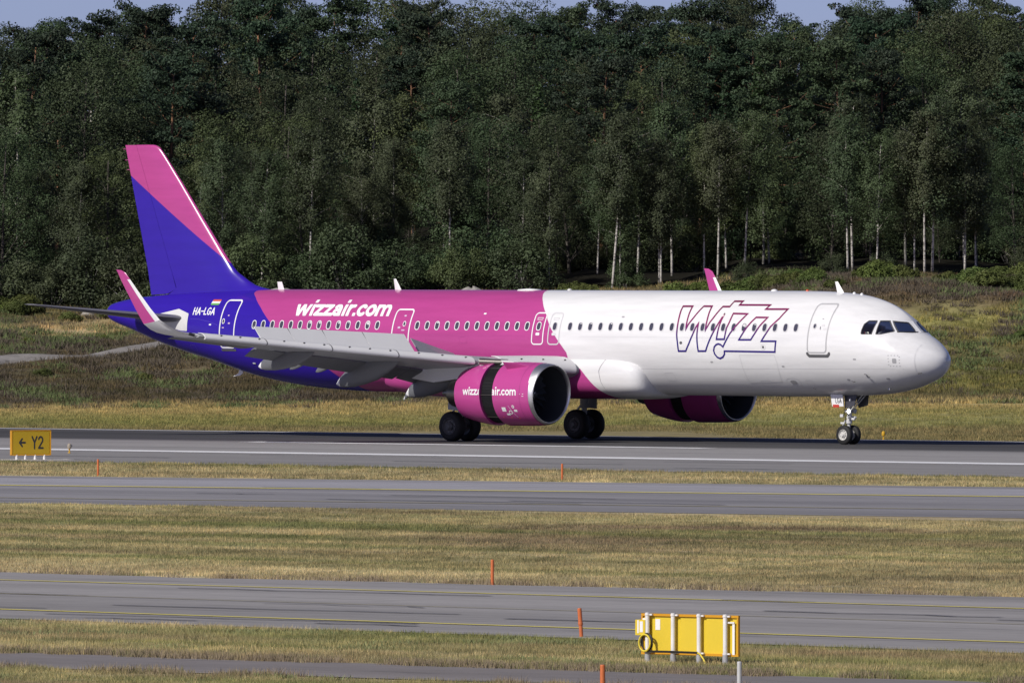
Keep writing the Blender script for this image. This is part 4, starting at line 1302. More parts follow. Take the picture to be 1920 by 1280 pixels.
def asphalt(name, base, var=.12, rubber=False, tint=None):
    m = bpy.data.materials.new(name)
    nd, lk, p = nodes(m)
    g = N(nd, 'NewGeometry')
    al = mapping(nd, lk, g.outputs['Position'], rot=(0, 0, YAW))
    big = noise(nd, lk, mapping(nd, lk, al, scale=(.02, .25, 1)), 1., 4)
    fine = noise(nd, lk, mapping(nd, lk, al, scale=(.6, 2.5, 1)), 1.3, 6, .7)
    c = mixc(nd, lk, ramp(nd, lk, big, [(.3, 0.), (.7, 1.)]), tuple(x * (1 - var) for x in base), tuple(x * (1 + var) for x in base))
    c = mixc(nd, lk, 1., c, ramp(nd, lk, fine, [(.25, .80), (.5, 1.), (.8, 1.15)]), 'MULTIPLY')
    # sealed cracks running along the pavement
    cr = noise(nd, lk, mapping(nd, lk, al, scale=(.012, .55, 1), loc=(3, 5, 0)), 1., 3)
    d = math_n(nd, lk, 'ABSOLUTE', math_n(nd, lk, 'SUBTRACT', cr, .5))
    c = mixc(nd, lk, ramp(nd, lk, d, [(0, .75), (.008, .0)]), c, tuple(x * .35 for x in base))
    if rubber:
        so = N(nd, 'SeparateXYZ'); lk.new(g.outputs['Position'], so.inputs[0])
        # t = distance across the runway
        t = math_n(nd, lk, 'ADD', math_n(nd, lk, 'MULTIPLY', so.outputs[0], SU), math_n(nd, lk, 'MULTIPLY', math_n(nd, lk, 'SUBTRACT', so.outputs[1], 487.0), CU))
        t = math_n(nd, lk, 'ADD', t, math_n(nd, lk, 'MULTIPLY', math_n(nd, lk, 'SUBTRACT', noise(nd, lk, mapping(nd, lk, al, scale=(.01, .5, 1)), 1., 4), .5), 5.))
        q = math_n(nd, lk, 'DIVIDE', math_n(nd, lk, 'ADD', t, 50), 62, clamp=True)
        def at(v): return (v + 50) / 62
        k = ramp(nd, lk, q, [(at(-48), .86), (at(-31), .84), (at(-29.4), 1.), (at(-13), 1.05), (at(-9.5), .75), (at(-8), .26), (at(4), .20), (at(7.5), .32), (at(9), .75)])
        c = mixc(nd, lk, 1., c, k, 'MULTIPLY')
    lk.new(c, p.inputs['Base Color'])
    p.inputs['Roughness'].default_value = .85
    p.inputs['Specular IOR Level'].default_value = .25
    bp = N(nd, 'Bump'); bp.inputs['Strength'].default_value = .3; bp.inputs['Distance'].default_value = .05
    lk.new(fine, bp.inputs['Height']); lk.new(bp.outputs[0], p.inputs['Normal'])
    return m
m_rw = asphalt('runway asphalt', (.300, .290, .284), rubber=True)
m_ta = asphalt('taxiway asphalt', (.255, .248, .258), .25)
m_tb = asphalt('near taxiway asphalt', (.302, .290, .284), .20)
m_rd = asphalt('service road asphalt', (.232, .212, .206), .18)
def paint(name, col):
    m = bpy.data.materials.new(name)
    nd, lk, p = nodes(m)
    g = N(nd, 'NewGeometry')
    f = noise(nd, lk, mapping(nd, lk, g.outputs['Position'], rot=(0, 0, YAW), scale=(.3, 3, 1)), 2., 5, .7)
    lk.new(mixc(nd, lk, ramp(nd, lk, f, [(.3, 0.), (.55, 1.)]), tuple(c * .72 for c in col), col), p.inputs['Base Color'])
    p.inputs['Roughness'].default_value = .7
    return m
m_pw = paint('runway white paint', (.86, .86, .86))
m_pg = paint('worn white paint', (.50, .50, .52))
m_py = paint('taxiway yellow paint', (.74, .64, .17))
m_pyf = paint('faded yellow paint', (.38, .34, .19))
LS = np.unique(np.concatenate([np.linspace(-260, -40, 12), np.linspace(-40, 210, 260), np.linspace(210, 320, 8)]))
def wav(t, amp, seed, sc=6.):
    return [(l, t + amp * (2 * float(vnoise(np.array(l / sc), np.array(.5), seed)) - 1)) for l in LS]
# mown strips between the pavements (own turf colour), then the pavements
sheet('grass_verge', [(l, -290) for l in LS], [(l, -40) for l in LS], .012, m_ground_m, 'mown dry grass between the runway and the taxiways')
sheet('roadside_verge', [(l, -290) for l in LS], [(l, -186.0 - .02 * (l - 150)) for l in LS], .024, m_ground_v, 'weedy grass verge beside the near taxiway')
rw = sheet('runway', wav(-48.4, .7, 1, 3.), wav(10.2, .3, 2), .02, m_rw, 'grey runway with a dark rubber strip under the aircraft')
sheet('edge_line', [(l, -30.4) for l in LS], [(l, -27.9) for l in LS], .032, m_pw, parent=rw)
sheet('edge_line', wav(8.1, .25, 9, 3.), wav(9.3, .25, 8, 3.), .032, m_pg, parent=rw)
for k in range(-4, 5):
    l0 = -4.4 + 54 * k
    sheet('centreline_stripe', [(l0, -11.5), (l0 + 12, -11.5), (l0 + 23.8, -11.4)], [(l0, -10.2), (l0 + 12, -10.0), (l0 + 23.8, -10.2)], .032, m_pw, parent=rw)
def ta(t0, l0, k): return [(l, t0 + (l - l0) * k) for l in LS]
tA = sheet('taxiway', ta(-99.0, 78, .115), ta(-68.4, 38, .19), .02, m_ta, 'bluish grey taxiway just in front of the runway')
sheet('taxi_line', ta(-81.1, 47.9, .208), ta(-80.2, 47.9, .208), .032, m_py, parent=tA)
sheet('taxi_line', ta(-95.2, 61.5, .2), ta(-94.75, 61.5, .2), .032, m_pyf, parent=tA)
sheet('pale_lane', ta(-80.2, 47.9, .208), ta(-71.5, 40, .195), .027, asphalt('pale asphalt', (.345, .34, .365), .12), parent=tA)
tB = sheet('taxiway', [(l, -184.8 - .11 * (l - 158) * .9) for l in LS], wav(-157.7, .6, 5, 2.2), .036, m_tb, 'wide grey taxiway with two yellow lines in front of the sign')
def tl(t0, k, w_): return [(l, t0 + k * (l - 140) - w_) for l in LS], [(l, t0 + k * (l - 140) + w_) for l in LS]
sheet('taxi_line', *tl(-163.3, -.06, .16), .048, m_py, parent=tB)
sheet('taxi_line', *tl(-178.9, -.09, .18), .048, m_py, parent=tB)
sheet('taxi_line', *tl(-171.0, -.075, .07), .048, m_pyf, parent=tB)
sheet('service_road', wav(-204.7, .5, 11, 2.), wav(-198.9, .45, 12, 2.), .040, m_rd, 'narrow brownish service road along the bottom')

# gravel path climbing the slope on the left
def tpath(pts, w_, name, m, label):
    V, F = [], []
    K = 6                                    # the outer rows dip into the turf so that the edge lies on the ground
    for i, (x, y) in enumerate(pts):
        for j in range(K + 1):
            q = j / K
            yy = y + w_ * 1.25 * (q - .5)
            V.append((x, yy, float(terrain(x, yy)) + (.16 if 0 < j < K else -.25)))
    for i in range(len(pts) - 1):
        for j in range(K):
            a = i * (K + 1) + j
            F.append((a, a + K + 1, a + K + 2, a + 1))
    me = bpy.data.meshes.new(name); me.from_pydata(V, [], F)
    return tag(place(name, me, m), label, None, kind='structure')
px_ = np.linspace(-45, -4, 83)
tpath([(x, 640.8 + (x + 27) * .80 + .25 * math.sin(x * .9)) for x in px_], 3.2, 'gravel_path', asphalt('pale gravel', (.25, .235, .22), .12), 'pale gravel path climbing the slope at the left')

# ------------------------------------------------------------------ grass
def blade_mesh(name, n, rad, h0, h1, wd_, lean, seed):
    g = np.random.default_rng(seed)
    a = g.uniform(0, 2 * np.pi, n); r_ = rad * np.sqrt(g.uniform(0, 1, n))
    bx, by = r_ * np.cos(a), r_ * np.sin(a)
    h = g.uniform(h0, h1, n); ph = g.uniform(0, 2 * np.pi, n)
    ln = g.normal(0, lean, n) * h; la = g.uniform(0, 2 * np.pi, n)
    dx, dy = np.cos(ph) * wd_ / 2, np.sin(ph) * wd_ / 2
    V = np.stack([np.stack([bx - dx, by - dy, 0 * h - .02], 1), np.stack([bx + dx, by + dy, 0 * h - .02], 1), np.stack([bx + ln * np.cos(la), by + ln * np.sin(la), h], 1)], 1).reshape(-1, 3)
    return fast_mesh(name, V, np.arange(3 * n).reshape(-1, 3))
def grass_mat(name, kind):
    m = ground_mat(name, kind)
    nd, lk = m.node_tree.nodes, m.node_tree.links
    p = nd['Principled BSDF']
    oi = N(nd, 'ObjectInfo')
    src = p.inputs['Base Color'].links[0].from_socket
    v = ramp(nd, lk, oi.outputs['Random'], [(0, (.60, .70, .62)), (.5, (1.05, 1.05, 1.)), (1, (1.6, 1.45, 1.25))])
    c = mixc(nd, lk, 1., src, v, 'MULTIPLY')
    lk.new(c, p.inputs['Base Color'])
    for l in list(p.inputs['Normal'].links):
        lk.remove(l)
    t = N(nd, 'BsdfTranslucent'); lk.new(c, t.inputs[0])
    mx = N(nd, 'MixShader'); mx.inputs[0].default_value = .3
    lk.new(p.outputs[0], mx.inputs[1]); lk.new(t.outputs[0], mx.inputs[2])
    lk.new(mx.outputs[0], nd['Material Output'].inputs[0])
    return m
m_gm, m_gv, m_gf = grass_mat('mown grass blades', 'mown'), grass_mat('verge grass blades', 'verge'), grass_mat('field grass blades', 'field')
m_weed = mat('weed leaf', (.21, .235, .10), .8, var=.4)

def scatter(name, P, S, idx, protos, label, cat='grass'):
    """one object: clumps set out on points by geometry nodes"""
    me = bpy.data.meshes.new(name)
    me.vertices.add(len(P))
    me.vertices.foreach_set('co', np.asarray(P, np.float32).ravel())
    for nm, ty, arr in (('scl', 'FLOAT', S), ('rot', 'FLOAT', rng.uniform(0, 6.283, len(P))), ('pick', 'INT', idx)):
        a = me.attributes.new(nm, ty, 'POINT')
        a.data.foreach_set('value', np.asarray(arr, np.int32 if ty == 'INT' else np.float32))
    o = bpy.data.objects.new(name, me)
    COL.objects.link(o)
    c = bpy.data.collections.new(name + ' clumps')
    for i, (pm, mm) in enumerate(protos):
        q = bpy.data.objects.new('%02d clump' % i, pm)
        pm.materials.append(mm)
        c.objects.link(q)
    t = bpy.data.node_groups.new(name, 'GeometryNodeTree')
    t.interface.new_socket('Geometry', in_out='INPUT', socket_type='NodeSocketGeometry')
    t.interface.new_socket('Geometry', in_out='OUTPUT', socket_type='NodeSocketGeometry')
    gi, go = t.nodes.new('NodeGroupInput'), t.nodes.new('NodeGroupOutput')
    iop = t.nodes.new('GeometryNodeInstanceOnPoints')
    ci = t.nodes.new('GeometryNodeCollectionInfo')
    ci.inputs['Collection'].default_value = c
    ci.inputs['Separate Children'].default_value = True
    ci.inputs['Reset Children'].default_value = True
    def attr(nm, ty):
        n = t.nodes.new('GeometryNodeInputNamedAttribute'); n.data_type = ty; n.inputs['Name'].default_value = nm
        return n.outputs['Attribute']
    cb_ = t.nodes.new('ShaderNodeCombineXYZ')
    L = t.links.new
    L(attr('rot', 'FLOAT'), cb_.inputs[2])
    L(gi.outputs[0], iop.inputs['Points']); L(ci.outputs[0], iop.inputs['Instance'])
    iop.inputs['Pick Instance'].default_value = True
    L(attr('pick', 'INT'), iop.inputs['Instance Index'])
    L(cb_.outputs[0], iop.inputs['Rotation']); L(attr('scl', 'FLOAT'), iop.inputs['Scale'])
    L(iop.outputs[0], go.inputs[0])
    md = o.modifiers.new('scatter', 'NODES'); md.node_group = t
    tag(o, label, cat, kind='stuff')
    return o

def strip_points(n, t0, t1, half, seed, zoff=.0):
    """random points of the runway-frame strip t0..t1 that fall within the view's width"""
    g = np.random.default_rng(seed)
    t = g.uniform(t0, t1, n * 3); xw = g.uniform(-1, 1, n * 3)
    yc = 487 + t / CU                        # depth at x = 0
    # x = l*CU + t*SU, y = 487 - l*SU + t*CU  ->  along a constant-t line
    x = xw * half * yc / 487
    l = (x - t * SU) / CU
    y = 487 - l * SU + t * CU
    ok = np.abs(x) < half * y / 487
    x, y = x[ok][:n], y[ok][:n]
    return np.stack([x, y, terrain(x, y) + zoff], 1)
b_short = [(blade_mesh('short_blades%d' % k, 46, .42, .02, .085, .016, .55, 20 + k), m_gm) for k in range(3)]
P = strip_points(15000, -156.8, -100.0, 24, 1, .012)
lq = (P[:, 0] - 0)  # keep off the taxiway edge
ll = P[:, 0] * CU - (P[:, 1] - 487) * SU; tt = P[:, 0] * SU + (P[:, 1] - 487) * CU
P = P[tt < -99.6 + (ll - 78) * .115]
scatter('grass', P, rng.uniform(.7, 1.4, len(P)), rng.integers(0, 3, len(P)), b_short, 'short mown dry grass between the two taxiways')
b_mid = [(blade_mesh('mid_blades%d' % k, 46, .45, .03, .13, .024, .5, 30 + k), m_gm) for k in range(3)]
P = strip_points(4500, -72, -48.3, 25, 2, .012)
ll = P[:, 0] * CU - (P[:, 1] - 487) * SU; tt = P[:, 0] * SU + (P[:, 1] - 487) * CU
P = P[tt > -68.0 + (ll - 38) * .19]
scatter('grass', P, rng.uniform(.6, 1.2, len(P)), rng.integers(0, 3, len(P)), b_mid, 'thin strip of dry grass along the near edge of the runway')
b_ver = [(blade_mesh('verge_blades%d' % k, 60, .36, .02, .12, .013, .55, 40 + k), m_gv) for k in range(3)] + [(blade_mesh('weed_blades', 60, .24, .02, .11, .03, .8, 50), m_weed)]
P = strip_points(5200, -198.4, -184.6, 24, 3, .024)
ll = P[:, 0] * CU - (P[:, 1] - 487) * SU; tt = P[:, 0] * SU + (P[:, 1] - 487) * CU
P = P[tt < -185.4 - .099 * (ll - 158)]
def weed_pick(P):
    v = vnoise(P[:, 0] / 1.3, P[:, 1] / 3., 6)
    return np.where((v > .76) & (rng.uniform(0, 1, len(P)) < .5), 3, rng.integers(0, 3, len(P)))
scatter('grass', P, rng.uniform(.6, 1.25, len(P)), weed_pick(P), b_ver, 'weedy green and straw grass between the taxiway and the service road')
b_ver2 = [(blade_mesh('low_verge_blades%d' % k, 60, .36, .02, .11, .013, .55, 60 + k), m_gv) for k in range(3)] + [(blade_mesh('low_weed_blades', 60, .24, .02, .11, .03, .8, 70), m_weed)]
P = strip_points(2600, -216, -205.2, 24, 4, .024)
scatter('grass', P, rng.uniform(.6, 1.2, len(P)), weed_pick(P), b_ver2, 'dry grass below the service road at the bottom edge')
b_far = [(blade_mesh('field_blades%d' % k, 42, .60, .05, .22, .04, .6, 80 + k), m_gf) for k in range(3)]
P = strip_points(14000, 22, 100, 27, 5)
scatter('grass', P, rng.uniform(.5, 1.1, len(P)), rng.integers(0, 3, len(P)), b_far, 'long yellowish green grass beyond the runway')
b_sl = [(blade_mesh('slope_blades%d' % k, 44, .60, .05, .22, .04, .6, 90 + k), m_gf) for k in range(3)] + [(blade_mesh('heath_blades', 70, .55, .06, .26, .045, .9, 99), mat('brown heath', (.105, .085, .060), .9, var=.5)), (blade_mesh('slope_weeds', 60, .55, .06, .30, .055, .8, 98), mat('slope weed leaf', (.115, .150, .050), .85, var=.4))]
g5 = np.random.default_rng(15)
P = np.stack([g5.uniform(-32, 32, 16000), g5.uniform(604, 692, 16000)], 1)
P = P[~((np.abs(P[:, 1] - (640.8 + (P[:, 0] + 27) * .80) + .6) < 2.3) & (P[:, 0] < -4))]
P = np.concatenate([P, terrain(P[:, 0], P[:, 1])[:, None]], 1)
v = vnoise(P[:, 0] / 4., P[:, 1] / 9., 8); v2 = vnoise(P[:, 0] / 2., P[:, 1] / 5., 9)
right = sstep(8, 16, P[:, 0]) * sstep(644, 652, P[:, 1])
left = sstep(-8, -14, P[:, 0]) * sstep(612, 620, P[:, 1]) * (1 - sstep(654, 660, P[:, 1]))
ph = .10 + .55 * right * (v > .35) + .45 * left * (v > .42)
u = g5.uniform(0, 1, len(P))
pk = np.where(u < ph, 3, np.where((v2 > .62) & (u > .55), 4, g5.integers(0, 3, len(P))))
scatter('grass', P, g5.uniform(.6, 1.5, len(P)), pk, b_sl, 'rough straw, heath and weeds on the slope below the forest')

b_fr = [(blade_mesh('fringe_blades%d' % k, 50, .30, .03, .17, .016, .6, 120 + k), mat('withered fringe grass', (.26, .205, .135), .9, var=.5)) for k in range(2)] + [(blade_mesh('fringe_straw', 50, .30, .03, .16, .016, .6, 125), m_gv)]
P = np.concatenate([strip_points(1300, -199.35, -198.2, 24, 6, .03), strip_points(500, -205.6, -204.7, 24, 7, .03), strip_points(320, -157.8, -157.0, 24, 8, .03)])
P = P[vnoise(P[:, 0] * 1.1, P[:, 1] * .7, 21) > .35]
scatter('grass', P, rng.uniform(.5, 1.25, len(P)), rng.integers(0, 3, len(P)), b_fr, 'withered brown grass fringe along the pavement edges')
m_tar = mat('crack seal tar', (.055, .053, .055), .6)
gk = np.random.default_rng(5)
for par, ta_, tb_, n in ((rw, -46, -31, 12), (tB, -183, -159, 16), (tA, -95, -75, 8)):
    for i in range(n):
        l0, t0 = gk.uniform(*{-46: (10, 90), -183: (128, 178), -95: (45, 100)}[ta_]), gk.uniform(ta_, tb_)
        if par is tA:
            t0 += (l0 - 70) * .16
        L, w_ = gk.uniform(2.5, 11), gk.uniform(.05, .13)
        q = np.linspace(0, 1, 7)
        wob = gk.normal(0, .10, 7)
        sheet('crack_seal', [(l0 + L * a, t0 + b_ - w_) for a, b_ in zip(q, wob)], [(l0 + L * a, t0 + b_ + w_) for a, b_ in zip(q, wob)], .052 if par is tB else .036, m_tar, parent=par)

# ------------------------------------------------------------------ boulders
m_rock = mat('pale boulder stone', (.34, .32, .29), .9, var=.35, vscale=2.)
def boulder(x, y, r_, label, seed):
    g = np.random.default_rng(seed)
    mb = MB()
    rings = []
    for k in range(9):
        e = R(-40 + 130 * k / 8)
        ring = []
        for j in range(18):
            t = 2 * math.pi * j / 18
            q = r_ * (1 + .22 * (float(vnoise(np.array(j * .55 if j < 9 else (18 - j) * .55), np.array(k * .6), seed)) - .5) * 2)
            ring.append((q * 1.25 * math.cos(e) * math.cos(t), q * math.cos(e) * math.sin(t), q * .8 * math.sin(e)))
        rings.append(ring)
    o = mb.loft(rings).build('boulder', m_rock, None, True)
    o.location = (x, y, float(terrain(x, y)) + r_ * .15)
    tag(o, label, 'boulder', 'boulders along the forest edge')
    return o
boulder(-23.8, 682, .38, 'small pale boulder at the foot of the forest left of the tail', 1)
boulder(-22.3, 684, .20, 'smallest boulder, just to the right of the pale one left of the tail', 4)
boulder(-12.9, 680, .85, 'grey boulder showing above the pink roof beside the fin', 2)
boulder(-2.2, 680, .80, 'grey boulder showing above the pink roof near its middle', 3)

# ------------------------------------------------------------------ airfield furniture
m_post = mat('orange post paint', (.58, .15, .045), .55, var=.2, vscale=9)
def marker(x, y, h, r_, label, m=m_post, tilt=0., joint=False, name='marker_post', grp='orange marker posts'):
    t = empty(name, (x, y, 0), 0, label, 'marker post', grp)
    t.rotation_euler = (0, tilt, 0)
    MB().lathe([(-.15, r_), (h - .01, r_), (h, r_ * .85)] if not joint else [(-.15, r_), (h * .52, r_), (h * .52, r_ * 1.12), (h - .01, r_ * 1.12), (h, r_)], 'z', 14).build('post', m, t, False)
    MB().lathe([(h - .008, r_ * .9), (h + .004, r_ * .8), (h + .006, .001)], 'z', 14).build('cap', m, t)
    if joint:
        MB().lathe([(h * .44, r_ * 1.18), (h * .50, r_ * 1.3), (h * .56, r_ * 1.18)], 'z', 14).build('collar', m, t)
    else:
        MB().lathe([(-.02, r_ * 1.5), (.025, r_ * 1.45), (.03, r_)], 'z', 14).build('base_ring', m, t)
    return t
marker(-13.98, 410.6, .58, .036, 'orange post in the dry grass strip below the yellow Y2 sign')
marker(1.66, 402.2, .58, .036, 'orange post in the dry grass strip below the main landing gear')
marker(-.45, 278.5, .60, .038, 'orange post on the far edge of the near taxiway')
marker(1.38, 241.2, .60, .038, 'leaning jointed orange post beside the yellow sign cabinet', joint=True, tilt=R(-4))
marker(1.55, 208.0, .62, .044, 'orange post cut off by the bottom edge of the picture')
marker(3.92, 209.6, .62, .040, 'pale grey post in front of the yellow sign cabinet', mat('pale grey post paint', (.55, .55, .56), .5), grp='grey marker posts')

m_yel = mat('sign yellow paint', (.70, .52, .035), .5, var=.10, vscale=1.5)
m_yelo = mat('sign frame yellow', (.62, .30, .012), .45, var=.06)
m_leg = mat('galvanised leg', (.78, .77, .76), .35, .0, var=.2, vscale=6)
m_sleeve = mat('grey leg sleeve', (.33, .34, .36), .6, var=.2)
m_blackp = mat('sign black print', (.03, .03, .03), .5)
m_conc = mat('concrete pad', (.60, .58, .54), .9, var=.2)

# distant direction sign, face towards the camera
sgn = empty('taxiway_sign', (-17.5, 442.0, 0), R(19), 'yellow taxiway sign with a black arrow and Y2 on a concrete strip', 'sign')
MB().box((0, 0, .63), (1.44, .16, .86)).build('sign_cabinet', m_yel, sgn, False, .02)
MB().box((0, -.085, .63), (1.36, .012, .78)).build('sign_face', mat('sign face yellow', (.46, .30, .012), .45, var=.05), sgn)
MB().box((0, 0, 1.075), (1.50, .20, .03)).box((-.735, 0, .63), (.03, .20, .9)).box((.735, 0, .63), (.03, .20, .9)).box((0, 0, .19), (1.50, .20, .03)).build('sign_frame', m_yelo, sgn)
f, wd = text_cap('< Y2', .085)
V, F = contour(f, -.12, wd + .1, -.12, 1.12, .05)
k = .94 / wd
MB().add([(-.46 + u * k, -.094, .43 + v * .42) for u, v in V], F).build('sign_lettering', m_blackp, sgn)
for x in (-.55, -.22, .15, .50):
    MB().lathe([(-.05, .045), (.2, .045)], 'z', 12, (x, -.06, 0)).lathe([(-.02, .06), (.03, .06), (.035, .045)], 'z', 12, (x, -.06, 0)).build('leg', m_leg, sgn)
MB().box((-.2, -.1, .0), (3.2, 1.6, .06)).build('concrete_pad', m_conc, sgn)

# near sign cabinet, seen from behind
cab = empty('sign_cabinet', (3.32, 225.7, 0), -YAW, 'big yellow sign cabinet seen from behind on four metal legs', 'sign')
Wc, z0c, z1c = 2.34, .19, .945
MB().box((0, .015, (z0c + z1c) / 2), (Wc, .03, z1c - z0c)).build('cabinet', m_yel, cab, False, .008)
MB().box((0, -.012, z1c - .02), (Wc + .02, .05, .045)).box((0, -.012, z0c + .02), (Wc + .02, .05, .045)).box((-Wc / 2 + .01, -.012, .567), (.035, .05, z1c - z0c - .09)).box((Wc / 2 - .01, -.012, .567), (.035, .05, z1c - z0c - .09)).build('cabinet_frame', m_yelo, cab)
LX = (-.985, -.36, .27, .905)
for x in LX:
    lg = MB().lathe([(.24, .042), (z1c + .02, .042), (z1c + .025, .001)], 'z', 18, (x, -.085, 0)).build('leg', m_leg, cab, True)
    sharp(lg)
    MB().lathe([(-.08, .052), (.17, .052), (.20, .048), (.24, .048), (.24, .03)], 'z', 18, (x, -.085, 0)).build('leg_sleeve', m_sleeve, lg, True)
    MB().lathe([(z1c - .03, .05), (z1c + .0, .05)], 'z', 16, (x, -.085, 0)).box((x + .06, -.06, z1c - .015), (.09, .05, .03)).build('clamp', m_leg, lg)
    MB().lathe([(z0c + .03, .05), (z0c + .06, .05)], 'z', 16, (x, -.085, 0)).box((x + .06, -.06, z0c + .045), (.09, .05, .03)).build('clamp', m_leg, lg)
    MB().lathe([(-.02, .085), (.02, .085), (.025, .055)], 'z', 16, (x, -.085, 0)).build('foot_flange', m_sleeve, lg)
MB().box((-1.06, -.05, z1c - .10), (.13, .02, .03)).box((1.01, -.05, z1c - .13), (.18, .02, .03)).build('bracket', m_leg, cab)
jb = MB().box((-1.12, -.09, .685), (.24, .10, .29)).build('junction_box', m_yel, cab, False, .006)
MB().box((-1.085, -.143, .70), (.075, .006, .20)).box((-1.165, -.143, .70), (.035, .006, .24)).build('junction_label', m_mark, jb)
MB().box((-.80, -.004, .745), (.115, .006, .20)).build('white_label', m_mark, cab)
MB().box((1.07, -.042, .52), (.055, .006, .60)).build('white_strip', m_mark, cab)
m_cable = mat('black cable', (.015, .015, .016), .5)
m_cabley = mat('yellow cable', (.72, .58, .05), .5)
coil = []
for k in range(0, 61):
    t = 2 * math.pi * k / 30
    coil.append((-.99 + .135 * math.cos(t) + .01 * k / 60, -.155 - .012 * (k / 30), .405 + .155 * math.sin(t)))
MB().tube(coil, .017, 6).build('cable_coil', m_cabley, cab, True)
coil = [(-.955 + (.125 + .015 * math.sin(k * .7)) * math.cos(2 * math.pi * k / 22), -.135 + .004 * math.sin(k), .415 + .165 * math.sin(2 * math.pi * k / 22)) for k in range(0, 50)]
MB().tube(coil, .014, 6).build('cable_coil', m_cable, cab, True)
MB().tube([(-1.15, -.10, .55), (-1.10, -.13, .50), (-1.04, -.13, .56)], .015, 6).build('cable', m_cable, cab)
MB().tube([(-.98, -.14, .245), (-.35, -.142, .25), (.28, -.142, .245)], .022, 6).build('cable', m_cable, cab)
MB().tube([(.28, -.142, .245), (.36, -.16, .22), (.46, -.18, .13), (.53, -.19, .02), (.54, -.19, -.05)], .016, 6).build('cable', m_cabley, cab, True)
MB().box((.1, -.1, -.01), (2.9, .34, .08)).build('concrete_pad', m_conc, cab)

# runway edge lights
def edge_light(x, y, label, white=True, k=1.):
    t = empty('edge_light', (x, y, .02), 0, label, 'runway light', 'runway edge lights')
    MB().lathe([(0, .07 * k), (.02, .07 * k), (.03, .03 * k), (.16 * k, .028 * k), (.17 * k, .06 * k), (.20 * k, .06 * k)], 'z', 14).build('stem', mat('light yellow paint', (.62, .36, .02), .5), t)
    MB().lathe([(.20 * k, .085 * k), (.30 * k, .09 * k), (.36 * k, .08 * k), (.40 * k, .04 * k), (.40 * k, .001)], 'z', 14).build('lamp_head', mat('light head pale', (.36, .31, .24), .4) if white else mat('light yellow paint', (.62, .36, .02), .5), t)
    MB().box((.09 * k, 0, .30 * k), (.06 * k, .07 * k, .08 * k)).build('lamp_visor', m_dgrey, t)
edge_light(-16.6, 456.0, 'small pale headed runway light beside the yellow Y2 sign', True, .9)
edge_light(14.9, 487.6, 'small yellow runway light on the far runway edge below the nose', False, .85)

# ================================================================== FOREST
def leaf_mat(name, col, transl=.12, hue=.3):
    m = bpy.data.materials.new(name)
    nd, lk, p = nodes(m)
    oi = N(nd, 'ObjectInfo')
    g = N(nd, 'NewGeometry')
    v = ramp(nd, lk, oi.outputs['Random'], [(0, (1 - hue, 1 - hue * .8, 1 - hue)), (.35, (1., .95, .9)), (.7, (.82, 1.05, .9)), (1, (1 + hue, 1 + hue, .95))])
    c = mixc(nd, lk, 1., col, v, 'MULTIPLY')
    f = noise(nd, lk, g.outputs['Position'], .9, 4, .6)
    c = mixc(nd, lk, 1., c, ramp(nd, lk, f, [(.25, .55), (.5, 1.), (.75, 1.55)]), 'MULTIPLY')
    f2 = noise(nd, lk, g.outputs['Position'], 7., 2, .6)
    c = mixc(nd, lk, 1., c, ramp(nd, lk, f2, [(.3, .82), (.7, 1.2)]), 'MULTIPLY')
    lk.new(c, p.inputs['Base Color'])
    p.inputs['Roughness'].default_value = .5
    p.inputs['Specular IOR Level'].default_value = .16
    t = N(nd, 'BsdfTranslucent'); lk.new(c, t.inputs[0])
    mx = N(nd, 'MixShader'); mx.inputs[0].default_value = transl
    lk.new(p.outputs[0], mx.inputs[1]); lk.new(t.outputs[0], mx.inputs[2])
    lk.new(mx.outputs[0], nd['Material Output'].inputs[0])
    return m
ml_birch = leaf_mat('birch leaf', (.074, .089, .050))
ml_broad = leaf_mat('broadleaf leaf', (.061, .075, .041))
ml_pine = leaf_mat('pine needle', (.042, .060, .040), .06)
ml_spruce = leaf_mat('spruce needle', (.030, .050, .026), .1)
ml_willow = leaf_mat('willow leaf', (.072, .088, .048))
ml_shrub = leaf_mat('shrub leaf', (.120, .140, .045))
def bark(name, a, b, sc, lo=.45, hi=.6):
    m = bpy.data.materials.new(name)
    nd, lk, p = nodes(m)
    tc = N(nd, 'TexCoord')
    f = noise(nd, lk, mapping(nd, lk, tc.outputs['Object'], scale=sc), 1., 4, .65)
    lk.new(mixc(nd, lk, ramp(nd, lk, f, [(lo, 0.), (hi, 1.)]), a, b), p.inputs['Base Color'])
    p.inputs['Roughness'].default_value = .85
    return m
mb_birch = bark('birch bark', (.10, .09, .08), (.52, .49, .45), (2., 2., 3.6), .40, .52)
mb_pine = bark('pine bark', (.10, .062, .045), (.30, .15, .075), (6, 6, 1.5))
mb_dark = bark('dark bark', (.045, .038, .032), (.12, .105, .09), (6, 6, 1.2))
mb_grey = bark('grey bark', (.10, .095, .085), (.26, .25, .23), (5, 5, 2.))

def leaf_cloud(C, Nb, size, asp, g, bias=.7):
    """one diamond leaf clump per centre, leaning towards Nb"""
    n = len(C)
    d = Nb * bias + g.normal(0, .6, (n, 3))
    d /= np.linalg.norm(d, axis=1)[:, None] + 1e-9
    t = g.normal(0, 1, (n, 3))
    t -= d * (t * d).sum(1)[:, None]
    t /= np.linalg.norm(t, axis=1)[:, None] + 1e-9
    b = np.cross(d, t)
    s = size * g.uniform(.6, 1.35, n)[:, None]
    V = np.stack([C - t * s * asp, C + b * s * .5 + d * s * .12, C + t * s * asp, C - b * s * .5 + d * s * .12], 1).reshape(-1, 3)
    return V, np.arange(4 * n).reshape(-1, 4)

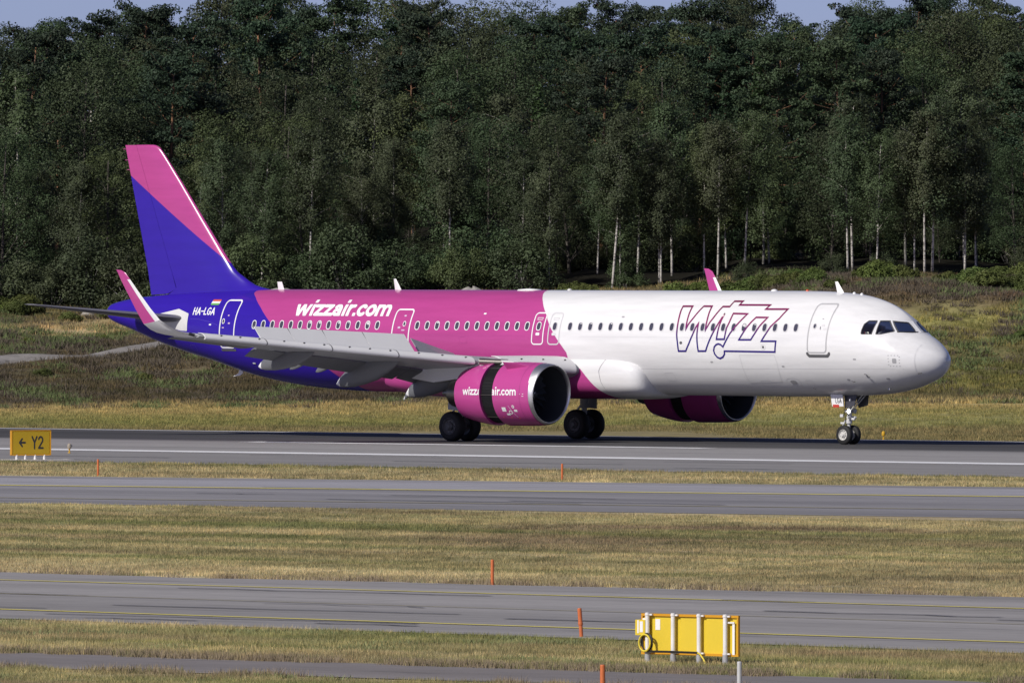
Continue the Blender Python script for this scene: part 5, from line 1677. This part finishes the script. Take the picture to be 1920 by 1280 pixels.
def make_tree(kind, h, seed, trunk_n=8, clear=None):
    """returns (trunk mesh, crown mesh) of a tree standing at the origin"""
    g = np.random.default_rng(seed)
    tm = MB()
    lean = g.normal(0, .02, 2) * h
    def axis(q):
        return np.array([lean[0] * q * q + .03 * h * .1 * math.sin(q * 5 + seed), lean[1] * q * q, h * q])
    r0 = {'birch': .068, 'pine': .15, 'spruce': .13, 'broad': .13, 'aspen': .10}[kind] * (h / 10) ** .6
    tm.tube([axis(q) - ((0, 0, .4) if q == 0 else (0, 0, 0)) for q in np.linspace(0, .97, 9)], [r0 * (1 - .88 * q) + .012 for q in np.linspace(0, .97, 9)], trunk_n)
    C, D = [], []
    def limb(a, b, ra, rb, sag=0.):
        a, b = np.array(a), np.array(b)
        mid = (a + b) / 2 + (0, 0, sag)
        tm.tube([a, mid, b], [ra, (ra + rb) / 2, rb], 4, False)
        return mid
    if kind in ('birch', 'aspen'):
        c0 = clear or g.uniform(.14, .32)
        nb = 62 if kind == 'birch' else 58
        Rm = h * (.17 if kind == 'birch' else .19)
        for k in range(nb):
            q = c0 + (.97 - c0) * (k + g.uniform(0, 1)) / nb
            e = (q - c0) / (1 - c0)
            prof = math.sin(math.pi * min(1, e * .80 + .16)) ** .8
            L = Rm * prof * g.uniform(.55, 1.2)
            az = k * 2.4 + g.normal(0, .4)
            a = axis(q)
            up = g.uniform(.35, .9)
            b = a + np.array([math.cos(az) * L, math.sin(az) * L, L * up])
            if k % 2 == 0:
                limb(a, b, .02 * (1.3 - e), .006, .08 * L)
            m = int(120 + 170 * L / Rm)
            u = g.uniform(.25, 1.12, m) ** .7
            p = a + (b - a) * u[:, None] + g.normal(0, .11 + .09 * L, (m, 3))
            drop = np.abs(g.normal(0, .30 if kind == 'birch' else .12, m)) * u * h * .055
            p[:, 2] -= drop
            C.append(p)
            o = p - (axis(q * .9))
            o[:, 2] = o[:, 2] * .5 + .3
            D.append(o / (np.linalg.norm(o, axis=1)[:, None] + .1))
        size, asp, bias = .088, .62, 1.5
    elif kind == 'broad':
        c0 = .18
        Rm = h * .27
        nb = 56
        for k in range(nb):
            e = (k + g.uniform(0, 1)) / nb
            q = c0 + (.96 - c0) * e
            prof = math.sin(math.pi * (.15 + .80 * e)) ** .6
            L = Rm * prof * g.uniform(.45, 1.1)
            az = k * 2.4 + g.normal(0, .5)
            a = axis(max(.1, q - .12))
            b = axis(q) + np.array([math.cos(az) * L, math.sin(az) * L, .05 * h])
            if k % 2 == 0:
                limb(a, b, .045 * (1.3 - e), .01, .0)
            m = 330
            v = g.normal(0, 1, (m, 3)) + (0, 0, .35); v /= np.linalg.norm(v, axis=1)[:, None]
            rr = h * .076 * g.uniform(.65, 1.25) * g.uniform(.45, 1.05, m) ** .4
            p = b + v * rr[:, None] * (1.15, 1.15, .85)
            C.append(p)
            D.append(v * .9 + (0, 0, .25))
        size, asp, bias = .094, .62, 1.5
    elif kind == 'pine':
        c0 = g.uniform(.22, .36)
        nbr = 44
        for k in range(nbr):
            e = ((k + g.uniform(0, 1)) / nbr)
            q = c0 + (.99 - c0) * e
            az = k * 2.4 + g.normal(0, .5)
            L = h * .245 * (math.sin(math.pi * (.22 + .70 * e)) ** .7) * g.uniform(.45, 1.15) + .15
            a = axis(min(.97, q))
            rise = g.uniform(-.05, .45) * L + (.5 * e * L)
            b = a + np.array([math.cos(az) * L, math.sin(az) * L, rise])
            mid = limb(a, b, .04 * (1.25 - e), .012, -.10 * L)
            for s_ in range(4):
                u = g.uniform(.40, 1.05)
                cc = a + (b - a) * u + g.normal(0, .22, 3) * (1, 1, .6) * (.4 + .5 * L)
                m = 120
                v = g.normal(0, 1, (m, 3)); v /= np.linalg.norm(v, axis=1)[:, None]
                sq = g.uniform(.42, .75)
                rr = g.uniform(.34, .62) * (h / 13) * g.uniform(.25, 1., m) ** .5
                C.append(cc + v * rr[:, None] * (1.2, 1.2, sq))
                D.append(v * (.6, .6, .6) + (0, 0, .6))
        size, asp, bias = .098, .80, 1.1
    else:  # spruce
        nw = 26
        for wv in range(nw):
            e = wv / (nw - 1)
            q = .08 + .9 * e
            nbr = 9 if e < .7 else 6
            for k in range(nbr):
                az = 2 * math.pi * k / nbr + wv * .7 + g.normal(0, .2)
                L = h * .17 * (1.03 - e) * g.uniform(.75, 1.15) + .06
                a = axis(q)
                b = a + np.array([math.cos(az) * L, math.sin(az) * L, -.28 * L])
                m = int(16 + 34 * (1 - e))
                u = g.uniform(.1, 1.05, m)
                p = a + (b - a) * u[:, None] + g.normal(0, .06 + .05 * L, (m, 3))
                p[:, 2] -= np.abs(g.normal(0, .10, m)) * u
                C.append(p)
                o = np.array([math.cos(az), math.sin(az), .6])
                D.append(np.repeat(o[None] / np.linalg.norm(o), m, 0))
        size, asp, bias = .11, .85, .5
    C, D = np.concatenate(C), np.concatenate(D)
    V, F = leaf_cloud(C, D, size * (h / 10) ** .35, asp, g, bias)
    crown = fast_mesh(kind + '_crown', V, F)
    trunk = bpy.data.meshes.new(kind + '_trunk')
    trunk.from_pydata(tm.v, [], tm.f)
    trunk.polygons.foreach_set('use_smooth', np.full(len(trunk.polygons), True))
    return trunk, crown

def make_bush(r_, hh, seed, size=.10):
    g = np.random.default_rng(seed)
    tm = MB()
    C, D = [], []
    for k in range(38):
        az, el = g.uniform(0, 2 * math.pi), math.asin(g.uniform(.05, 1.))
        q = g.uniform(.55, 1.0)
        b = np.array([math.cos(az) * math.cos(el) * r_ * q, math.sin(az) * math.cos(el) * r_ * q, math.sin(el) * hh * q + .1])
        if k % 3 == 0:
            tm.tube([(0, 0, -.2), b * (.5, .5, .6), b], [.035, .02, .006], 4, False)
        m = 240
        v = g.normal(0, 1, (m, 3)); v /= np.linalg.norm(v, axis=1)[:, None]
        rr = .26 * r_ * g.uniform(.7, 1.3) * g.uniform(.25, 1.1, m) ** .5
        C.append(b + v * rr[:, None] * (1, 1, .9))
        D.append(v * .7 + (0, 0, .4) + b / (np.linalg.norm(b) + .1) * .3)
    C, D = np.concatenate(C), np.concatenate(D)
    V, F = leaf_cloud(C, D, size * .85, .65, g, 1.1)
    tr = bpy.data.meshes.new('bush_stems'); tr.from_pydata(tm.v, [], tm.f)
    return tr, fast_mesh('bush_foliage', V, F)

PROTO = {}
def proto(key, name, tr, cr, mt, mc, pn=('trunk', 'crown')):
    tr.materials.append(mt); cr.materials.append(mc)
    PROTO.setdefault(key, []).append((name, tr, cr, pn))
for k in range(4):
    proto('birch', 'birch_tree', *make_tree('birch', 10, 100 + k), mb_birch, ml_birch)
for k in range(3):
    proto('edge_birch', 'birch_tree', *make_tree('birch', 10, 110 + k, clear=(.33, .27, .40)[k]), mb_birch, ml_birch)
for k in range(2):
    proto('aspen', 'aspen_tree', *make_tree('aspen', 10, 120 + k), mb_grey, ml_birch)
for k in range(3):
    proto('broad', 'broadleaf_tree', *make_tree('broad', 12, 140 + k), mb_dark, ml_broad)
for k in range(3):
    proto('pine', 'pine_tree', *make_tree('pine', 13, 160 + k), mb_pine, ml_pine)
for k in range(2):
    proto('spruce', 'spruce_tree', *make_tree('spruce', 11, 180 + k), mb_dark, ml_spruce)
for k in range(3):
    proto('willow', 'willow_bush', *make_bush(2.0, 2.9, 200 + k, .10), mb_grey, ml_willow, ('stems', 'foliage'))
for k in range(2):
    proto('shrub', 'low_shrub', *make_bush(1.0, .9, 220 + k, .085), mb_dark, ml_shrub, ('stems', 'foliage'))
KIND = {'birch': ('tree', 'birch'), 'edge_birch': ('tree', 'birch'), 'aspen': ('tree', 'aspen'), 'broad': ('tree', 'broadleaf tree'), 'pine': ('tree', 'pine'), 'spruce': ('tree', 'spruce'), 'willow': ('bush', 'willow bush'), 'shrub': ('bush', 'shrub')}
first = {}
def plant(key, x, y, sc, sz=1., label=None, group=None, tilt=0.):
    i = rng.integers(0, len(PROTO[key]))
    name, tr, cr, pn = PROTO[key][i]
    rz = rng.uniform(0, 6.283)
    if (key, i) not in first:
        root = empty(name)
        place(pn[0], tr, None, root)
        place(pn[1], cr, None, root)
        first[(key, i)] = root
    else:
        root = copy_tree(first[(key, i)])
    root.location = (x, y, float(terrain(x, y)) - .05)
    root.rotation_euler = (rng.normal(0, .025) + tilt, rng.normal(0, .025), rz)
    root.scale = (sc, sc, sc * sz)
    tag(root, label, KIND[key][0], group)
    return root
def zone(x, y):
    """where the tree shows in the photo, told by what stands in front of it"""
    u = 960 + 22800 * x / y
    for lim, t in ((150, 'at the left end'), (330, 'behind the fin'), (520, 'right of the fin'), (740, 'above the white lettering'), (900, 'above the middle door'), (1060, 'above the pink-white seam'), (1290, 'above the white fuselage'), (1480, 'above the outlined emblem'), (1640, 'above the front door'), (1790, 'above the nose')):
        if u < lim:
            return t
    return 'at the right end'
LOOK = {'birch': 'pale birch with white trunk', 'aspen': 'slim grey aspen', 'broad': 'dark rounded broadleaf tree', 'pine': 'layered dark pine', 'spruce': 'dark pointed spruce'}
LAYER = ['front row', 'second row', 'middle row', 'upper slope', 'skyline']
SKY_X = (-200, 0, 60, 110, 160, 230, 300, 700, 760, 830, 900, 1000, 1080, 1170, 1230, 1290, 1320, 1400, 1460, 1490, 1530, 1560, 1600, 1690, 1750, 1800, 1860, 1890, 1920, 2200)
SKY_Y = (20, 28, 6, 40, 28, 12, -8, -12, 22, 8, 6, 10, 14, 30, -6, 10, 34, -12, 8, 36, 56, 48, 22, 8, 30, 4, 22, 48, 36, 20)
def forest_row(layer, y0, dy, step, kinds, hrange, x0=-37, x1=37, seed=0):
    g = np.random.default_rng(seed)
    x = x0
    while x < x1:
        xx = x + g.normal(0, step * .28)
        yy = y0 + g.uniform(-dy, dy)
        key = g.choice([k for k, _ in kinds], p=[p for _, p in kinds])
        base = {'birch': 10, 'aspen': 10, 'broad': 12, 'pine': 13, 'spruce': 11}[key]
        hh = g.uniform(*hrange) * (1.06 if key == 'pine' else 1.)
        # crowns end along the wavy top line of the wood
        top = 7.78 + (461 - np.interp(960 + 22800 * xx / yy, SKY_X, SKY_Y)) / 22800 * yy - float(terrain(xx, yy))
        hh = top - g.uniform(0., 1.3) if layer == 4 else min(hh, top - g.uniform(.2, 1.2))
        zn = zone(xx, yy)
        lb = f'{LAYER[layer]} {LOOK[key]} {zn}'
        plant(key, xx, yy, hh / base, g.uniform(.92, 1.08), lb, f'{KIND[key][1]}s of the {LAYER[layer]}')
        x += step * g.uniform(.75, 1.25)
forest_row(4, 846, 12, 2.5, [('broad', .58), ('pine', .42)], (12.0, 15.0), -41, 41, 5)
forest_row(3, 806, 11, 2.6, [('broad', .52), ('pine', .36), ('birch', .12)], (11.5, 14.5), -40, 40, 4)
forest_row(3, 772, 9, 2.7, [('broad', .50), ('pine', .36), ('birch', .14)], (11.0, 14.0), -39, 39, 14)
forest_row(2, 744, 8, 2.6, [('pine', .42), ('broad', .42), ('spruce', .16)], (10.5, 13.5), -38, 38, 3)
forest_row(1, 718, 7, 2.3, [('birch', .24), ('pine', .30), ('broad', .32), ('spruce', .14)], (9.5, 12.5), -37, 37, 2)
forest_row(0, 699, 4, 2.0, [('birch', .40), ('aspen', .30), ('broad', .30)], (7.0, 10.0), -36, 36, 1)

# birches whose white trunks stand free at the forest edge (x in metres, height)
FREE = [(843, 9.2), (1030, 7.5), (1148, 9.6), (1163, 7.0), (1240, 7.4), (1346, 8.6), (1395, 8.8), (1590, 8.8), (1598, 9.4), (1642, 8.0), (1714, 7.6), (1733, 9.0), (1747, 9.6), (1808, 8.6), (1830, 7.2), (490, 7.8), (580, 9.2), (418, 8.4), (1320, 8.2), (1236, 8.0)]
NEAR = ['left of the tall middle antenna', 'behind the end of the pink paint', 'tallest, above the white fuselage', 'thin, beside the tallest', 'left of the far winglet', 'right of the far winglet', 'above the outlined emblem', 'left one of the pair above the front door', 'right one of the pair above the front door', 'leaning above the cockpit roof', 'first of three above the nose', 'second of three above the nose', 'third of three above the nose', 'left one near the right edge', 'right one near the right edge', 'right of the fin at its foot', 'above the white lettering', 'nearest to the fin', 'behind the far winglet', 'beside the thin one left of the far winglet']
for (px, hh), nr in zip(FREE, NEAR):
    yy = 688.5 + rng.uniform(-2, 2)
    plant('edge_birch', (px - 960) / 22800 * yy, yy, hh / 10, 1.05, f'white trunked edge birch {nr}', 'birches along the forest edge')
# willow bushes along the foot of the forest: many on the left, fewer on the right
g9 = np.random.default_rng(33)
WB = [(-31, 1.2), (-28.5, 1.35), (-26, 1.1), (-24.2, 1.3), (-21.4, 1.2), (-18.8, 1.3), (-16.2, 1.1), (-14.6, 1.1), (-11.2, 1.0), (-9.6, 1.35), (-7.3, 1.3), (-5.0, 1.0), (-1.6, 1.45), (.4, 1.15), (-3.0, .9), (6.5, .6), (13.2, .45), (18.2, .5), (21.0, .55), (29.0, .55)]
for i, (x, k) in enumerate(WB):
    y = 686.5 + g9.uniform(-2, 2)
    zn = zone(x, y)
    plant('willow', x, y, k, g9.uniform(.85, 1.15), f'willow bush at the forest foot {zn}', 'willow bushes at the foot of the forest')
for i in range(58):
    x = g9.uniform(-30, 32) if i < 34 else g9.uniform(8, 32)
    y = g9.uniform(664, 686) if x > -6 else g9.uniform(676, 686)
    zn = zone(x, y)
    plant('shrub', x, y, g9.uniform(.5, 1.15), g9.uniform(.7, 1.1), f'low green shrub in rough grass {zn}', 'low shrubs below the forest')
for x, y in ((-26, 652), (-22, 655), (-20.5, 668), (-17, 660), (-15, 668), (-24.5, 634), (-19, 632), (27, 646), (30, 655)):
    zn = zone(x, y)
    plant('shrub', x, y, g9.uniform(.45, .8), .7, f'low green shrub on the heath {zn}', 'low shrubs on the heath slope')

# dark undergrowth between the trunks
for i in range(64):
    x = -36 + 72 * (i + g9.uniform(0, 1)) / 64
    y = g9.uniform(698, 712) if x < 2 else g9.uniform(704, 716)
    zn = zone(x, y)
    plant(['broad', 'willow'][i % 2], x, y, g9.uniform(.26, .38) if i % 2 == 0 else g9.uniform(.75, 1.15), g9.uniform(.9, 1.2), f'dark leafy sapling under the trees {zn}' if i % 2 == 0 else f'shaded bush under the trees {zn}', 'undergrowth between the trunks')
# tell look-alikes apart by their order from the left
ORD = ['first', 'second', 'third', 'fourth', 'fifth', 'sixth', 'seventh', 'eighth', 'ninth', 'tenth', 'eleventh', 'twelfth', 'thirteenth', 'fourteenth']
NUM = ['', 'one', 'two', 'three', 'four', 'five', 'six', 'seven', 'eight', 'nine', 'ten', 'eleven', 'twelve', 'thirteen', 'fourteen']
by = {}
for o in COL.objects:
    if o.parent is None and o.get('category') in ('tree', 'bush'):
        by.setdefault(o['label'], []).append(o)
for lb, os_ in by.items():
    if len(os_) > 1:
        os_.sort(key=lambda o: o.location.x / o.location.y)
        for i, o in enumerate(os_):
            o['label'] = lb + (', ' + ('left' if i == 0 else 'right') + ' one of two' if len(os_) == 2 else f', {ORD[i]} from left of {NUM[len(os_)]}')
